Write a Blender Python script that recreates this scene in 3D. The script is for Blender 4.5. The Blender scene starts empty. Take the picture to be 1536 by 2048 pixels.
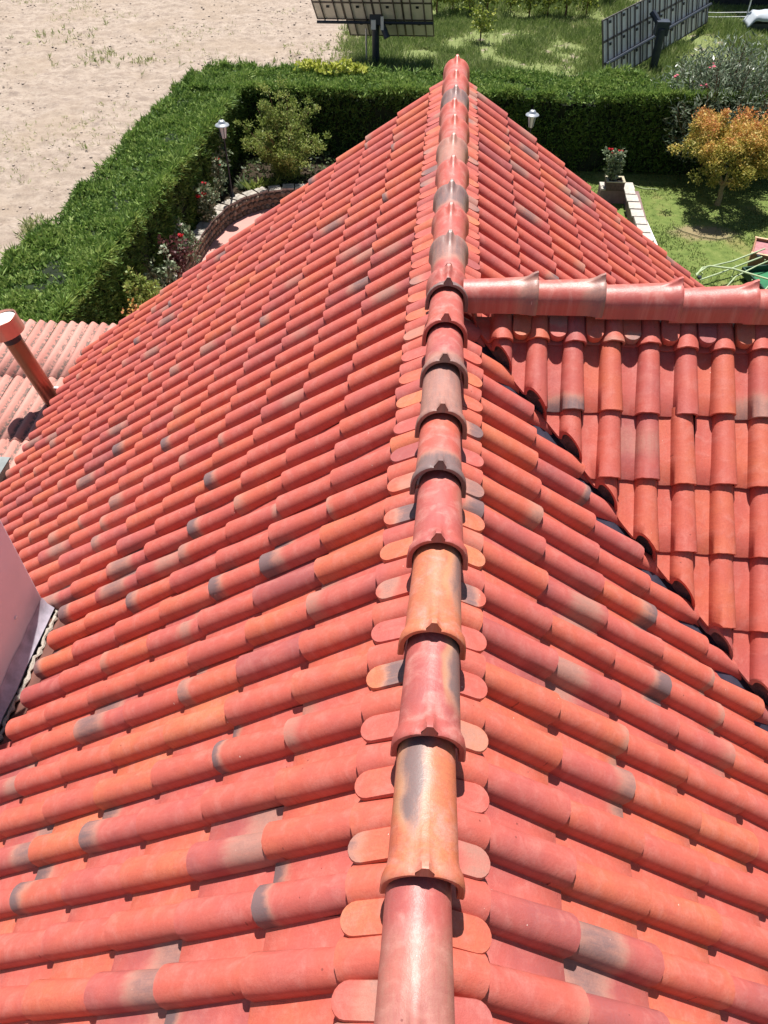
import bpy, bmesh, math, random
import numpy as np
from mathutils import Vector, Matrix, Quaternion

# ---------------------------------------------------------------- camera, sky, sun, exposure
sc = bpy.context.scene
COL = sc.collection
ZR = 6.5                                    # height of the main ridge crest above the garden
F_PX, TH, PS, ROLL = 1543.8, 0.8025, 0.0811, -0.0037
cp, sp_ = math.cos(PS), math.sin(PS)
fw = Vector((-sp_ * math.cos(TH), cp * math.cos(TH), -math.sin(TH)))
rt = Vector((cp, sp_, 0)); up = rt.cross(fw)
r2 = rt * math.cos(ROLL) + up * math.sin(ROLL)
u2 = up * math.cos(ROLL) - rt * math.sin(ROLL)
CAM = Vector((-0.0426, 0.0, ZR + 2.2556))
cam = bpy.data.cameras.new('camera')
cam.sensor_fit = 'HORIZONTAL'; cam.sensor_width = 36.0; cam.lens = F_PX / 1536 * 36.0
cam.clip_start = 0.05; cam.clip_end = 2000
co = bpy.data.objects.new('camera', cam); COL.objects.link(co)
m4 = Matrix((r2, u2, -fw)).transposed().to_4x4(); m4.translation = CAM
co.matrix_world = m4
sc.camera = co

SUN_EL, SUN_AZ = math.radians(69.5), math.radians(-7.0)     # azimuth from +Y towards +X
w = bpy.data.worlds.new('World'); sc.world = w; w.use_nodes = True
nt = w.node_tree
sky = nt.nodes.new('ShaderNodeTexSky'); sky.sky_type = 'NISHITA'; sky.sun_disc = False
sky.sun_elevation = SUN_EL; sky.sun_rotation = SUN_AZ
bg = nt.nodes['Background']; bg.inputs['Strength'].default_value = 0.052
nt.links.new(sky.outputs[0], bg.inputs[0])
sun = bpy.data.lights.new('sun', 'SUN'); sun.energy = 5.0; sun.angle = math.radians(0.55); sun.color = (1.0, 0.955, 0.89)
so = bpy.data.objects.new('sun', sun); COL.objects.link(so)
sd = Vector((math.sin(SUN_AZ) * math.cos(SUN_EL), math.cos(SUN_AZ) * math.cos(SUN_EL), math.sin(SUN_EL)))
so.rotation_euler = sd.to_track_quat('Z', 'Y').to_euler()
vs = sc.view_settings
vs.view_transform = 'Standard'; vs.look = 'None'; vs.exposure = 0.74; vs.gamma = 1.0; vs.use_curve_mapping = False
sc.cycles.max_bounces = 6; sc.cycles.diffuse_bounces = 4; sc.cycles.transparent_max_bounces = 8

R = random.Random(7)
rng = np.random.default_rng(11)
PI = math.pi

# ---------------------------------------------------------------- helpers: objects
def link(o, parent=None):
    COL.objects.link(o)
    if parent is not None: o.parent = parent
    return o
def tag(o, label=None, cat=None, group=None, kind=None):
    if label: o['label'] = label
    if cat: o['category'] = cat
    if group: o['group'] = group
    if kind: o['kind'] = kind
    return o
def empty(name, loc=(0, 0, 0), rz=0.0, parent=None):
    o = bpy.data.objects.new(name, None); o.location = loc; o.rotation_euler = (0, 0, rz)
    o.empty_display_size = 0.2
    return link(o, parent)
def setmats(me, mats):
    for m in (mats if isinstance(mats, (list, tuple)) else [mats]): me.materials.append(m)
def obj(name, me, parent=None, mat=None, smooth=False):
    if mat is not None: setmats(me, mat)
    if smooth: me.shade_smooth()
    return link(bpy.data.objects.new(name, me), parent)
def mesh(name, V, F, uv=None):
    me = bpy.data.meshes.new(name); me.from_pydata([tuple(map(float, v)) for v in V], [], F); 
    if uv is not None:
        l = me.uv_layers.new(name='UVMap'); idx = np.empty(len(me.loops), np.int32); me.loops.foreach_get('vertex_index', idx)
        l.data.foreach_set('uv', np.asarray(uv, np.float32)[idx].ravel())
    me.update(); return me
def np_mesh(name, V, Q, tint=None, mat_idx=None):
    """vertices (N,3), polygons (M,k) all of one size, a float tint per vertex"""
    V = np.asarray(V, np.float32); Q = np.asarray(Q, np.int32); k = Q.shape[1]
    me = bpy.data.meshes.new(name); me.vertices.add(len(V)); me.vertices.foreach_set('co', V.ravel())
    me.loops.add(Q.size); me.loops.foreach_set('vertex_index', Q.ravel())
    me.polygons.add(len(Q)); me.polygons.foreach_set('loop_start', np.arange(len(Q), dtype=np.int32) * k)
    if mat_idx is not None: me.polygons.foreach_set('material_index', np.asarray(mat_idx, np.int32))
    if tint is not None:
        a = me.attributes.new('tint', 'FLOAT', 'POINT'); a.data.foreach_set('value', np.asarray(tint, np.float32))
    me.update(calc_edges=True); me.validate(); return me

class MB:
    """collects boxes, tubes, lathes and prisms into one mesh"""
    def __init__(s): s.V = []; s.F = []
    def add(s, V, F):
        n = len(s.V); s.V += [tuple(v) for v in V]; s.F += [tuple(i + n for i in f) for f in F]; return s
    def box(s, c, d, M=None, taper=1.0):
        x, y, z = d[0] / 2, d[1] / 2, d[2] / 2
        V = [Vector((sx * x * (taper if sz > 0 else 1), sy * y * (taper if sz > 0 else 1), sz * z)) for sz in (-1, 1) for sy in (-1, 1) for sx in (-1, 1)]
        if M is not None: V = [M @ v for v in V]
        V = [v + Vector(c) for v in V]
        return s.add(V, [(0, 2, 3, 1), (4, 5, 7, 6), (0, 1, 5, 4), (2, 6, 7, 3), (0, 4, 6, 2), (1, 3, 7, 5)])
    def tube(s, pts, r, n=8, cap=True):
        pts = [Vector(p) for p in pts]; rs = r if isinstance(r, (list, tuple)) else [r] * len(pts)
        V = []; F = []; ref = None
        for i, p in enumerate(pts):
            t = (pts[min(i + 1, len(pts) - 1)] - pts[max(i - 1, 0)]).normalized()
            if ref is None: ref = Vector((1, 0, 0)) if abs(t.x) < .8 else Vector((0, 1, 0))
            a = (ref - t * ref.dot(t)).normalized(); b = t.cross(a); ref = a
            V += [p + (a * math.cos(2 * PI * k / n) + b * math.sin(2 * PI * k / n)) * rs[i] for k in range(n)]
        for i in range(len(pts) - 1):
            for k in range(n):
                k2 = (k + 1) % n; F.append((i * n + k, i * n + k2, (i + 1) * n + k2, (i + 1) * n + k))
        if cap: F.append(tuple(range(n))[::-1]); F.append(tuple((len(pts) - 1) * n + k for k in range(n)))
        return s.add(V, F)
    def lathe(s, prof, c=(0, 0, 0), n=16, M=None, cap=True):
        V = []; F = []
        for (r, z) in prof:
            for k in range(n):
                v = Vector((r * math.cos(2 * PI * k / n), r * math.sin(2 * PI * k / n), z))
                V.append((M @ v if M is not None else v) + Vector(c))
        for i in range(len(prof) - 1):
            for k in range(n):
                k2 = (k + 1) % n; F.append((i * n + k, i * n + k2, (i + 1) * n + k2, (i + 1) * n + k))
        if cap: F.append(tuple(range(n))[::-1]); F.append(tuple((len(prof) - 1) * n + k for k in range(n)))
        return s.add(V, F)
    def build(s, name, mat, parent=None, smooth=False):
        me = mesh(name, s.V, s.F)
        o = obj(name, me, parent, mat)
        if smooth:
            me.shade_smooth(); 
            try: me.set_sharp_from_angle(angle=math.radians(40))
            except Exception: pass
        return o

# value noise for displacement, deterministic
_perm = rng.random((256, 256))
def vnoise(x, y):
    xi = np.floor(x).astype(int); yi = np.floor(y).astype(int); fx = x - xi; fy = y - yi
    fx = fx * fx * (3 - 2 * fx); fy = fy * fy * (3 - 2 * fy)
    g = lambda a, b: _perm[a % 256, b % 256]
    return (g(xi, yi) * (1 - fx) + g(xi + 1, yi) * fx) * (1 - fy) + (g(xi, yi + 1) * (1 - fx) + g(xi + 1, yi + 1) * fx) * fy
def fbm(x, y, o=4):
    s = 0; a = .5
    for i in range(o): s = s + a * vnoise(x * 2 ** i + 17 * i, y * 2 ** i + 31 * i); a *= .5
    return s

# ---------------------------------------------------------------- helpers: materials
class NB:
    def __init__(s, name):
        s.m = bpy.data.materials.new(name); s.m.use_nodes = True; s.t = s.m.node_tree
        s.b = s.t.nodes['Principled BSDF']
    def n(s, typ, **kw):
        nd = s.t.nodes.new(typ)
        for k, v in kw.items(): setattr(nd, k, v)
        return nd
    def put(s, sock, v):
        if isinstance(v, bpy.types.NodeSocket): s.t.links.new(v, sock)
        elif v is not None: sock.default_value = v
    def math(s, op, a, b=None, c=None, clamp=False):
        nd = s.n('ShaderNodeMath', operation=op); nd.use_clamp = clamp
        s.put(nd.inputs[0], a); s.put(nd.inputs[1], b); s.put(nd.inputs[2], c); return nd.outputs[0]
    def noise(s, vec, scale, detail=3, rough=.55, dist=0):
        nd = s.n('ShaderNodeTexNoise'); s.put(nd.inputs['Vector'], vec); nd.inputs['Scale'].default_value = scale
        nd.inputs['Detail'].default_value = detail; nd.inputs['Roughness'].default_value = rough; nd.inputs['Distortion'].default_value = dist
        return nd.outputs[0]
    def ramp(s, f, stops, interp='LINEAR'):
        nd = s.n('ShaderNodeValToRGB'); s.put(nd.inputs[0], f); e = nd.color_ramp.elements; nd.color_ramp.interpolation = interp
        while len(e) < len(stops): e.new(0.5)
        for k, (p, c) in enumerate(stops):
            e[k].position = p; e[k].color = (*c, 1) if len(c) == 3 else c
        return nd.outputs[0]
    def mix(s, f, a, b, mode='MIX'):
        nd = s.n('ShaderNodeMix', data_type='RGBA', blend_type=mode)
        s.put(nd.inputs[0], f); 
        for i, v in ((6, a), (7, b)):
            if isinstance(v, tuple) and len(v) == 3: v = (*v, 1)
            s.put(nd.inputs[i], v)
        return nd.outputs[2]
    def smooth(s, v, a, b):
        nd = s.n('ShaderNodeMapRange', interpolation_type='SMOOTHSTEP'); s.put(nd.inputs[0], v)
        nd.inputs[1].default_value = a; nd.inputs[2].default_value = b; return nd.outputs[0]
    def bump(s, h, strength=.3, dist=.01):
        nd = s.n('ShaderNodeBump'); nd.inputs['Strength'].default_value = strength; nd.inputs['Distance'].default_value = dist
        s.put(nd.inputs['Height'], h); s.t.links.new(nd.outputs[0], s.b.inputs['Normal'])
    def out(s, col, rough=.7, spec=.3, metal=0.0):
        s.put(s.b.inputs['Base Color'], (*col, 1) if isinstance(col, tuple) and len(col) == 3 else col)
        s.put(s.b.inputs['Roughness'], rough); s.put(s.b.inputs['Specular IOR Level'], spec); s.put(s.b.inputs['Metallic'], metal)
        return s.m
    def obco(s): return s.n('ShaderNodeTexCoord').outputs['Object']
    def pos(s): return s.n('ShaderNodeNewGeometry').outputs['Position']

def simple(name, c, rough=.6, metal=0.0, var=.15, scale=6.0, bump=0.0, spec=.3):
    b = NB(name); n = b.noise(b.obco(), scale, 5, .6)
    lo = tuple(x * (1 - var) for x in c); hi = tuple(min(1, x * (1 + var)) for x in c)
    col = b.ramp(n, [(.3, lo), (.7, hi)])
    if bump: b.bump(b.noise(b.obco(), scale * 6, 4), bump, .01)
    return b.out(col, rough, spec, metal)

def clay(name, source, ridge=False):
    """flamed fired clay; each tile's own four numbers (tone, flame place, seed, flame strength) come from its object colour or its face colour"""
    b = NB(name)
    if source == 'object':
        nd = b.n('ShaderNodeObjectInfo'); par, alpha = nd.outputs['Color'], nd.outputs['Alpha']
    else:
        nd = b.n('ShaderNodeAttribute', attribute_name='tile_color'); par, alpha = nd.outputs['Color'], nd.outputs['Alpha']
    sep = b.n('ShaderNodeSeparateColor'); b.put(sep.inputs[0], par)
    tone, place, seed = sep.outputs[0], sep.outputs[1], sep.outputs[2]
    uvn = b.n('ShaderNodeUVMap'); uvn.uv_map = 'UVMap'; uv = uvn.outputs[0]
    su = b.n('ShaderNodeSeparateXYZ'); b.put(su.inputs[0], uv); U, V = su.outputs[0], su.outputs[1]
    cx = b.n('ShaderNodeCombineXYZ'); b.put(cx.inputs[0], U); b.put(cx.inputs[1], V); b.put(cx.inputs[2], b.math('MULTIPLY', seed, 37.0))
    P = cx.outputs[0]
    n_lo = b.noise(P, 4.5, 2, .5); n_mid = b.noise(P, 14, 4, .6, .6); n_hi = b.noise(P, 260, 3, .7); n_gr = b.noise(P, 90, 4, .75)
    tone2 = b.math('ADD', tone, b.math('MULTIPLY', b.math('SUBTRACT', n_lo, .5), .7))
    base = b.ramp(tone2, [(0, (.320, .088, .086)), (.22, (.435, .101, .086)), (.5, (.495, .109, .076)), (.75, (.520, .128, .070)), (1, (.545, .172, .082))])
    base = b.mix(b.math('MULTIPLY', b.smooth(n_mid, .42, .75), .60 if ridge else .24), base, (.60, .29, .25))         # chalky bloom; heavier on ridge tiles for paler clay and painted-in sun highlights
    base = b.mix(b.math('MULTIPLY', b.smooth(n_gr, .36, .72), .34), base, (.37, .060, .045))
    mp = b.n('ShaderNodeMapping'); b.put(mp.inputs[0], P); mp.inputs['Scale'].default_value = (1.0, .16, 1.0)
    n_st = b.noise(mp.outputs[0], 48, 4, .7)
    base = b.mix(b.math('MULTIPLY', b.smooth(n_st, .52, .74), .20), base, (.29, .060, .055))
    base = b.mix(b.math('MULTIPLY', b.smooth(n_st, .48, .26), .16), base, (.64, .22, .17))
    # kiln flame: pale ring, slate heart
    if ridge:
        a = b.math('SUBTRACT', b.math('ADD', U, b.math('MULTIPLY', b.math('SUBTRACT', n_lo, .5), .16)), b.math('MULTIPLY', place, .3))
        streak = b.math('POWER', 2.718, b.math('MULTIPLY', b.math('POWER', b.math('DIVIDE', a, .035), 2.0), -1.0))
        fade = b.smooth(b.math('ADD', V, b.math('MULTIPLY', n_mid, .15)), .12, .30)
        a2 = b.math('ADD', V, b.math('MULTIPLY', b.math('SUBTRACT', n_mid, .5), .10))
        band = b.math('SUBTRACT', 1.0, b.smooth(b.math('SUBTRACT', a2, b.math('MULTIPLY', place, .42)), .03, .16))
        sel = b.math('GREATER_THAN', b.math('FRACT', b.math('MULTIPLY', seed, 13.0)), .45)
        m = b.math('ADD', b.math('MULTIPLY', b.math('MULTIPLY', streak, fade), sel), b.math('MULTIPLY', band, b.math('SUBTRACT', 1.0, sel)))
        och = b.math('POWER', 2.718, b.math('MULTIPLY', b.math('POWER', b.math('DIVIDE', b.math('ADD', a, .042), .020), 2.0), -1.0))
        och = b.math('MULTIPLY', b.math('MULTIPLY', och, b.math('MULTIPLY', fade, sel)), alpha)
        base = b.mix(b.math('MULTIPLY', b.smooth(och, .1, .9), .6), base, (.46, .27, .14))
    else:
        wv = b.math('MULTIPLY_ADD', b.math('FRACT', b.math('MULTIPLY', seed, 7.0)), .09, .04)
        vv = b.math('ADD', V, b.math('MULTIPLY', b.math('SUBTRACT', n_lo, .5), .13))
        vv = b.math('ADD', vv, b.math('MULTIPLY', b.math('SUBTRACT', n_mid, .5), .05))
        a = b.math('DIVIDE', b.math('SUBTRACT', vv, b.math('MULTIPLY', place, .42)), wv)
        m = b.math('POWER', 2.718, b.math('MULTIPLY', b.math('POWER', b.math('ABSOLUTE', a), 2.6), -1.0))
    m = b.math('MULTIPLY', m, alpha)
    mp0 = b.n('ShaderNodeMapping'); b.put(mp0.inputs[0], P); mp0.inputs['Scale'].default_value = (1.0, .12, 1.0)
    m = b.math('MULTIPLY', m, b.math('MULTIPLY_ADD', b.noise(mp0.outputs[0], 40, 4, .75), 1.3, .42))
    m = b.math('ADD', m, b.math('MULTIPLY', b.math('MULTIPLY', b.math('SUBTRACT', n_gr, .5), .9), b.math('MULTIPLY', m, b.math('SUBTRACT', 1.25, m))))
    base = b.mix(b.math('MULTIPLY', b.smooth(m, .06, .45), .6), base, (.42, .25, .185))
    base = b.mix(b.math('MULTIPLY', b.smooth(m, .22, .92), .85), base, (.135, .108, .112) if ridge else (.120, .092, .102))
    # pits, lime specks, a little dust
    vo = b.n('ShaderNodeTexVoronoi'); b.put(vo.inputs['Vector'], P); vo.inputs['Scale'].default_value = 26
    rare = b.n('ShaderNodeSeparateColor'); b.put(rare.inputs[0], vo.outputs['Color'])
    dot = b.math('MULTIPLY', b.math('LESS_THAN', vo.outputs['Distance'], b.math('MULTIPLY', rare.outputs[1], .075)), b.math('GREATER_THAN', rare.outputs[0], .86))
    dot2 = b.math('MULTIPLY', b.math('LESS_THAN', vo.outputs['Distance'], .10), b.math('LESS_THAN', rare.outputs[0], .06))
    base = b.mix(b.math('MULTIPLY', dot, .75), base, (.72, .58, .50)); base = b.mix(b.math('MULTIPLY', dot2, .65), base, (.14, .035, .03))
    base = b.mix(b.math('MULTIPLY', b.smooth(n_hi, .45, .72), .22), base, (.25, .05, .04))
    h = b.math('ADD', b.math('MULTIPLY', n_hi, .35), b.math('MULTIPLY', n_gr, .9)); h = b.math('SUBTRACT', h, b.math('MULTIPLY', dot2, 1.4))
    h = b.math('ADD', h, b.math('MULTIPLY', n_mid, 1.2))
    b.bump(h, .5, .0024)
    rgh = b.math('MULTIPLY_ADD', n_gr, .25, .33 if ridge else .44)
    return b.out(base, rgh, .55 if ridge else .36)

M = {}
M['tile'] = clay('flamed_clay', 'object'); M['tile_far'] = clay('flamed_clay_joined', 'attr'); M['ridge'] = clay('flamed_clay_ridge', 'object', True)
M['mortar'] = simple('mortar', (.62, .54, .46), .9, var=.25, scale=14, bump=.5)
M['deck'] = simple('roof_deck', (.16, .07, .055), .95, var=.3)
M['render_wall'] = simple('wall_render', (.66, .58, .50), .9, var=.08, bump=.3)
M['lead'] = simple('valley_metal', (.06, .058, .09), .35, .5, .35, 9, .1)
M['metal_dark'] = simple('dark_metal', (.035, .04, .05), .45, .6, .3)
M['metal_pale'] = simple('pale_metal', (.62, .64, .66), .35, .7, .1)
M['white'] = simple('white_paint', (.80, .80, .78), .5, var=.06)

# ================================================================ GROUND
def ground_mat():
    b = NB('field_soil'); P = b.pos()
    s = b.n('ShaderNodeSeparateXYZ'); b.put(s.inputs[0], P)
    n1 = b.noise(P, .35, 4); n2 = b.noise(P, 2.3, 6, .75); n3 = b.noise(P, 8, 6, .78); n4 = b.noise(P, 45, 4, .8)
    sand = b.ramp(n2, [(.32, (.27, .21, .168)), (.5, (.385, .312, .255)), (.68, (.455, .378, .315))])
    sand = b.mix(b.math('MULTIPLY', b.smooth(b.noise(P, 3.2, 6, .75, .4), .52, .62), .55), sand, (.24, .19, .165))
    sand = b.mix(b.math('MULTIPLY', b.smooth(n3, .54, .64), .65), sand, (.19, .15, .13))
    sand = b.mix(b.math('MULTIPLY', b.smooth(n4, .5, .8), .25), sand, (.56, .475, .395))
    fv = b.n('ShaderNodeMapping'); b.put(fv.inputs[0], P); fv.inputs['Rotation'].default_value = (0, 0, math.radians(-28)); fv.inputs['Scale'].default_value = (.16, 1.5, 1)
    sand = b.mix(b.math('MULTIPLY', b.smooth(b.noise(fv.outputs[0], 1.3, 4, .6), .48, .62), .42), sand, (.30, .235, .19))
    sand = b.mix(b.math('MULTIPLY', b.smooth(n1, .50, .64), .4), sand, (.34, .265, .20))
    grn = b.ramp(n3, [(.3, (.13, .175, .055)), (.55, (.20, .235, .09)), (.8, (.29, .28, .15))])
    n5 = b.noise(P, 1.1, 5, .7)
    weedy = b.mix(b.smooth(n5, .54, .64), grn, sand)
    edge = b.math('ADD', s.outputs[0], b.math('MULTIPLY', b.math('SUBTRACT', n2, .5), 2.2))
    edge = b.math('ADD', edge, b.math('MULTIPLY', s.outputs[1], .13))
    mask = b.smooth(edge, -.2, 1.1)
    col = b.mix(mask, sand, weedy)
    b.bump(b.math('ADD', n3, b.math('MULTIPLY', n4, .6)), .8, .05)
    return b.out(col, .95, .1)
M['soil'] = ground_mat()
# wide sheet, with a finely broken-up patch where the camera sees the bare field
o = obj('ground', mesh('ground', [(-400, -300, -.16), (400, -300, -.16), (400, 600, -.16), (-400, 600, -.16)], [(0, 1, 2, 3)]), None, M['soil'])
tag(o, 'bare ground running out to the horizon', 'ground', kind='structure')
def grid_sheet(x0, x1, y0, y1, step, hf, name, mat):
    xs = np.arange(x0, x1 + step / 2, step); ys = np.arange(y0, y1 + step / 2, step); X, Y = np.meshgrid(xs, ys)
    Z = hf(X, Y); n, mm = X.shape
    V = np.stack([X, Y, Z], -1).reshape(-1, 3); i = np.arange(n * mm).reshape(n, mm)
    Q = np.stack([i[:-1, :-1], i[:-1, 1:], i[1:, 1:], i[1:, :-1]], -1).reshape(-1, 4)
    me = np_mesh(name, V, Q); me.shade_smooth()
    return obj(name, me, None, mat)
def field_h(X, Y):
    furrow = .035 * np.sin((X * .8 + Y * .45) * 5.2 + 3 * fbm(X * .3, Y * .3, 2))
    rough = .13 * (fbm(X * 2.9, Y * 2.9, 4) - .47) + .085 * (fbm(X * 5.5, Y * 5.5, 2) - .37)
    sandy = np.clip((-(X + .13 * Y) + .2) / 1.5, .25, 1)
    h = (furrow * .6 + rough) * sandy
    inside = (X > -7.4) & (Y < 23)
    return np.where(inside, -.08, h)
o = grid_sheet(-26, 18, 8, 44, .085, field_h, 'field', M['soil'])
tag(o, 'sandy ploughed field turning weedy green towards the right', 'field', kind='structure')

def lawn_mat():
    b = NB('lawn'); P = b.pos(); n1 = b.noise(P, .8, 4); n2 = b.noise(P, 4.5, 5, .65); n3 = b.noise(P, 28, 4, .7)
    c = b.ramp(n2, [(.25, (.075, .115, .03)), (.5, (.135, .18, .048)), (.75, (.20, .23, .075))])
    c = b.mix(b.math('MULTIPLY', b.smooth(n3, .45, .75), .45), c, (.045, .075, .015))
    c = b.mix(b.math('MULTIPLY', b.smooth(n1, .55, .70), .6), c, (.24, .20, .085))
    vm = b.n('ShaderNodeVectorMath', operation='SUBTRACT'); b.put(vm.inputs[0], P); vm.inputs[1].default_value = (6.25, 18.35, 0)
    vm2 = b.n('ShaderNodeVectorMath', operation='MULTIPLY'); b.put(vm2.inputs[0], vm.outputs[0]); vm2.inputs[1].default_value = (1.0, 1.9, 0)
    ln = b.n('ShaderNodeVectorMath', operation='LENGTH'); b.put(ln.inputs[0], vm2.outputs[0])
    dry = b.math('SUBTRACT', 1.0, b.smooth(b.math('ADD', ln.outputs['Value'], b.math('MULTIPLY', b.math('SUBTRACT', n2, .5), 1.1)), .45, 1.0))
    c = b.mix(b.math('MULTIPLY', dry, .75), c, (.27, .20, .125))
    b.bump(n3, .7, .03); return b.out(c, .95, .1)
M['lawn'] = lawn_mat()
o = grid_sheet(-5.0, 14.0, 7, 22.6, .25, lambda X, Y: .012 + .02 * (fbm(X * .9, Y * .9, 3) - .45), 'lawn', M['lawn'])
tag(o, 'mown lawn with dry patches inside the hedge', 'lawn', kind='structure')

# ================================================================ FOLIAGE helpers
def unit(v): return v / (np.linalg.norm(v, axis=-1, keepdims=True) + 1e-9)
def leaf_quads(P, D, L, Wd, tint, fold=.25):
    """one bent diamond per leaf: base P, axis D, length L, width Wd"""
    n = len(P); D = unit(D); r = unit(rng.normal(size=(n, 3))); S = unit(np.cross(D, r)); N = np.cross(D, S)
    L = np.broadcast_to(L, (n,))[:, None]; Wd = np.broadcast_to(Wd, (n,))[:, None]
    mid = P + D * L * .45 - N * L * .06
    V = np.stack([P, mid + S * Wd / 2 + N * Wd * fold, P + D * L, mid - S * Wd / 2 + N * Wd * fold], 1).reshape(-1, 3)
    Q = np.arange(4 * n).reshape(n, 4)
    return V, Q, np.repeat(tint, 4)
def stack_parts(parts):
    Vs, Qs, Ts, n = [], [], [], 0
    for V, Q, T in parts:
        Vs.append(V); Qs.append(Q + n); Ts.append(T); n += len(V)
    return np.concatenate(Vs), np.concatenate(Qs), np.concatenate(Ts)
def leaf_mat(name, stops, rough=.5, trans=.35):
    b = NB(name); a = b.n('ShaderNodeAttribute', attribute_name='tint')
    c = b.ramp(a.outputs['Fac'], stops)
    b.out(c, rough, .35)
    if trans:
        tr = b.n('ShaderNodeBsdfTranslucent'); b.put(tr.inputs[0], c)
        mx = b.n('ShaderNodeMixShader'); mx.inputs[0].default_value = trans
        b.t.links.new(b.b.outputs[0], mx.inputs[1]); b.t.links.new(tr.outputs[0], mx.inputs[2])
        b.t.links.new(mx.outputs[0], b.t.nodes['Material Output'].inputs[0])
    return b.m
M['cypress'] = leaf_mat('cypress_green', [(0, (.04, .085, .018)), (.35, (.11, .20, .038)), (.7, (.205, .31, .065)), (1, (.32, .41, .115))], .6, .28)
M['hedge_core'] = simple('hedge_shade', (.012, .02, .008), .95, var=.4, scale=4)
M['bark'] = simple('bark', (.15, .085, .055), .9, var=.3, scale=20, bump=.5)
M['bark_pale'] = simple('pale_bark', (.28, .23, .12), .9, var=.3, scale=20, bump=.5)

def frond(P, D, L, tint, W=.028, k=4, spread=.55):
    """a cypress spray: k narrow blades fanning from one point"""
    n = len(P); parts = []
    for i in range(k):
        Di = unit(D) + rng.normal(scale=spread, size=(n, 3))
        parts.append(leaf_quads(P, Di, L * rng.uniform(.6, 1.05, n), W * rng.uniform(.7, 1.3, n), np.clip(tint + rng.normal(scale=.07, size=n), 0, 1)))
    return stack_parts(parts)

def hedge(name, label, p0, p1, half, h, n_top, n_in, n_out, lump, group, nface=+1):
    """clipped cypress hedge from p0 to p1 (plan), half wide, h tall"""
    a = np.array(p0, float); bb = np.array(p1, float); Ld = np.linalg.norm(bb - a); t = (bb - a) / Ld; nn = np.array([-t[1], t[0]])
    root = empty(name, (a[0], a[1], 0)); tag(root, label, 'hedge', group)
    off = np.array([a[0], a[1], 0])
    # core: lumpy box
    ns, na = max(2, int(Ld / .3)), 11
    V = []; prof = [(-1, 0), (-1.0, .35), (-.98, .7), (-.93, .9), (-.72, .965), (0, .985), (.72, .965), (.93, .9), (.98, .7), (1.0, .35), (1, 0)]
    for i in range(ns + 1):
        s = Ld * i / ns
        for j, (q, z) in enumerate(prof):
            jit = (R.random() - .5) * .12
            p = a + t * s + nn * (q * (half - .12) + jit); V.append((p[0] - a[0], p[1] - a[1], z * (h - .1) + (R.random() - .5) * .08 * (z > .1)))
    F = [(i * na + j, i * na + j + 1, (i + 1) * na + j + 1, (i + 1) * na + j) for i in range(ns) for j in range(na - 1)]
    F += [tuple(range(na)), tuple(ns * na + j for j in range(na))[::-1]]
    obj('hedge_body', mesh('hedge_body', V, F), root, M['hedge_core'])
    parts = []
    def put(n, q_f, z_f, D_f, Lr, lo, hi, W=.028):
        s = rng.uniform(0, Ld, n); q, z = q_f(n), z_f(n)
        wob = (fbm(s * 1.3 + lump, q * 1.3 + z + 3, 3) - .45)
        P = np.stack([a[0] + t[0] * s + nn[0] * q - off[0], a[1] + t[1] * s + nn[1] * q - off[1], z], 1)
        D = D_f(n); wob2 = fbm(s * 3.6 + lump + 50, q * 3.6 + z * 3 + 9, 2) - .37; P = P + unit(D) * (wob[:, None] * .42 + wob2[:, None] * .22)
        keep = rng.random(n) < np.clip(1.0 + wob * 2.6 + wob2 * 1.6, .10, 1)
        tint = np.clip(rng.uniform(lo, hi, n) + wob * .5 + wob2 * .35, 0, 1)
        parts.append(frond(P[keep], D[keep], rng.uniform(*Lr, n)[keep], tint[keep], W))
    n3 = np.array([nn[0], nn[1], 0])
    lean = np.array([-.35, .45, 0])
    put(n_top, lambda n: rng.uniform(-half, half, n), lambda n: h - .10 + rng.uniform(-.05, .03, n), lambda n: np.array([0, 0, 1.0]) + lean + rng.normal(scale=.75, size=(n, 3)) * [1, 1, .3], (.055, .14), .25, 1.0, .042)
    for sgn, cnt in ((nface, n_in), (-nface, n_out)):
        put(cnt, lambda n: sgn * (half - .06 + rng.uniform(-.05, .03, n)), lambda n: h * rng.uniform(.02, 1.0, n) - .05, lambda n: n3 * sgn * .9 + np.array([0, 0, .75]) + rng.normal(scale=.5, size=(n, 3)), (.08, .17), .0, .42)  # side sprays tinted darker than the top: shade of the faces put into leaf colour
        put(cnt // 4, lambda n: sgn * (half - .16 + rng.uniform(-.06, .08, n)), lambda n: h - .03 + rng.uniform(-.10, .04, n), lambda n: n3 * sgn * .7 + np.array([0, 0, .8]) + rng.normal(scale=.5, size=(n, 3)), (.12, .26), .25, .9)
    V, Q, T = stack_parts(parts)
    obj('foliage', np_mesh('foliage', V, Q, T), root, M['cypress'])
    return root
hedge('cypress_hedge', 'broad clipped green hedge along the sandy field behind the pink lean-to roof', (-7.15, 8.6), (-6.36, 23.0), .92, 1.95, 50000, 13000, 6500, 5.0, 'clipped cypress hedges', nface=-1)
hedge('cypress_hedge', 'long straight clipped hedge across the back of the garden with a dark shaded front', (-6.9, 22.55), (14.0, 22.75), 0.98, 1.95, 50000, 16000, 5000, 60.0, 'clipped cypress hedges', nface=-1)

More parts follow.
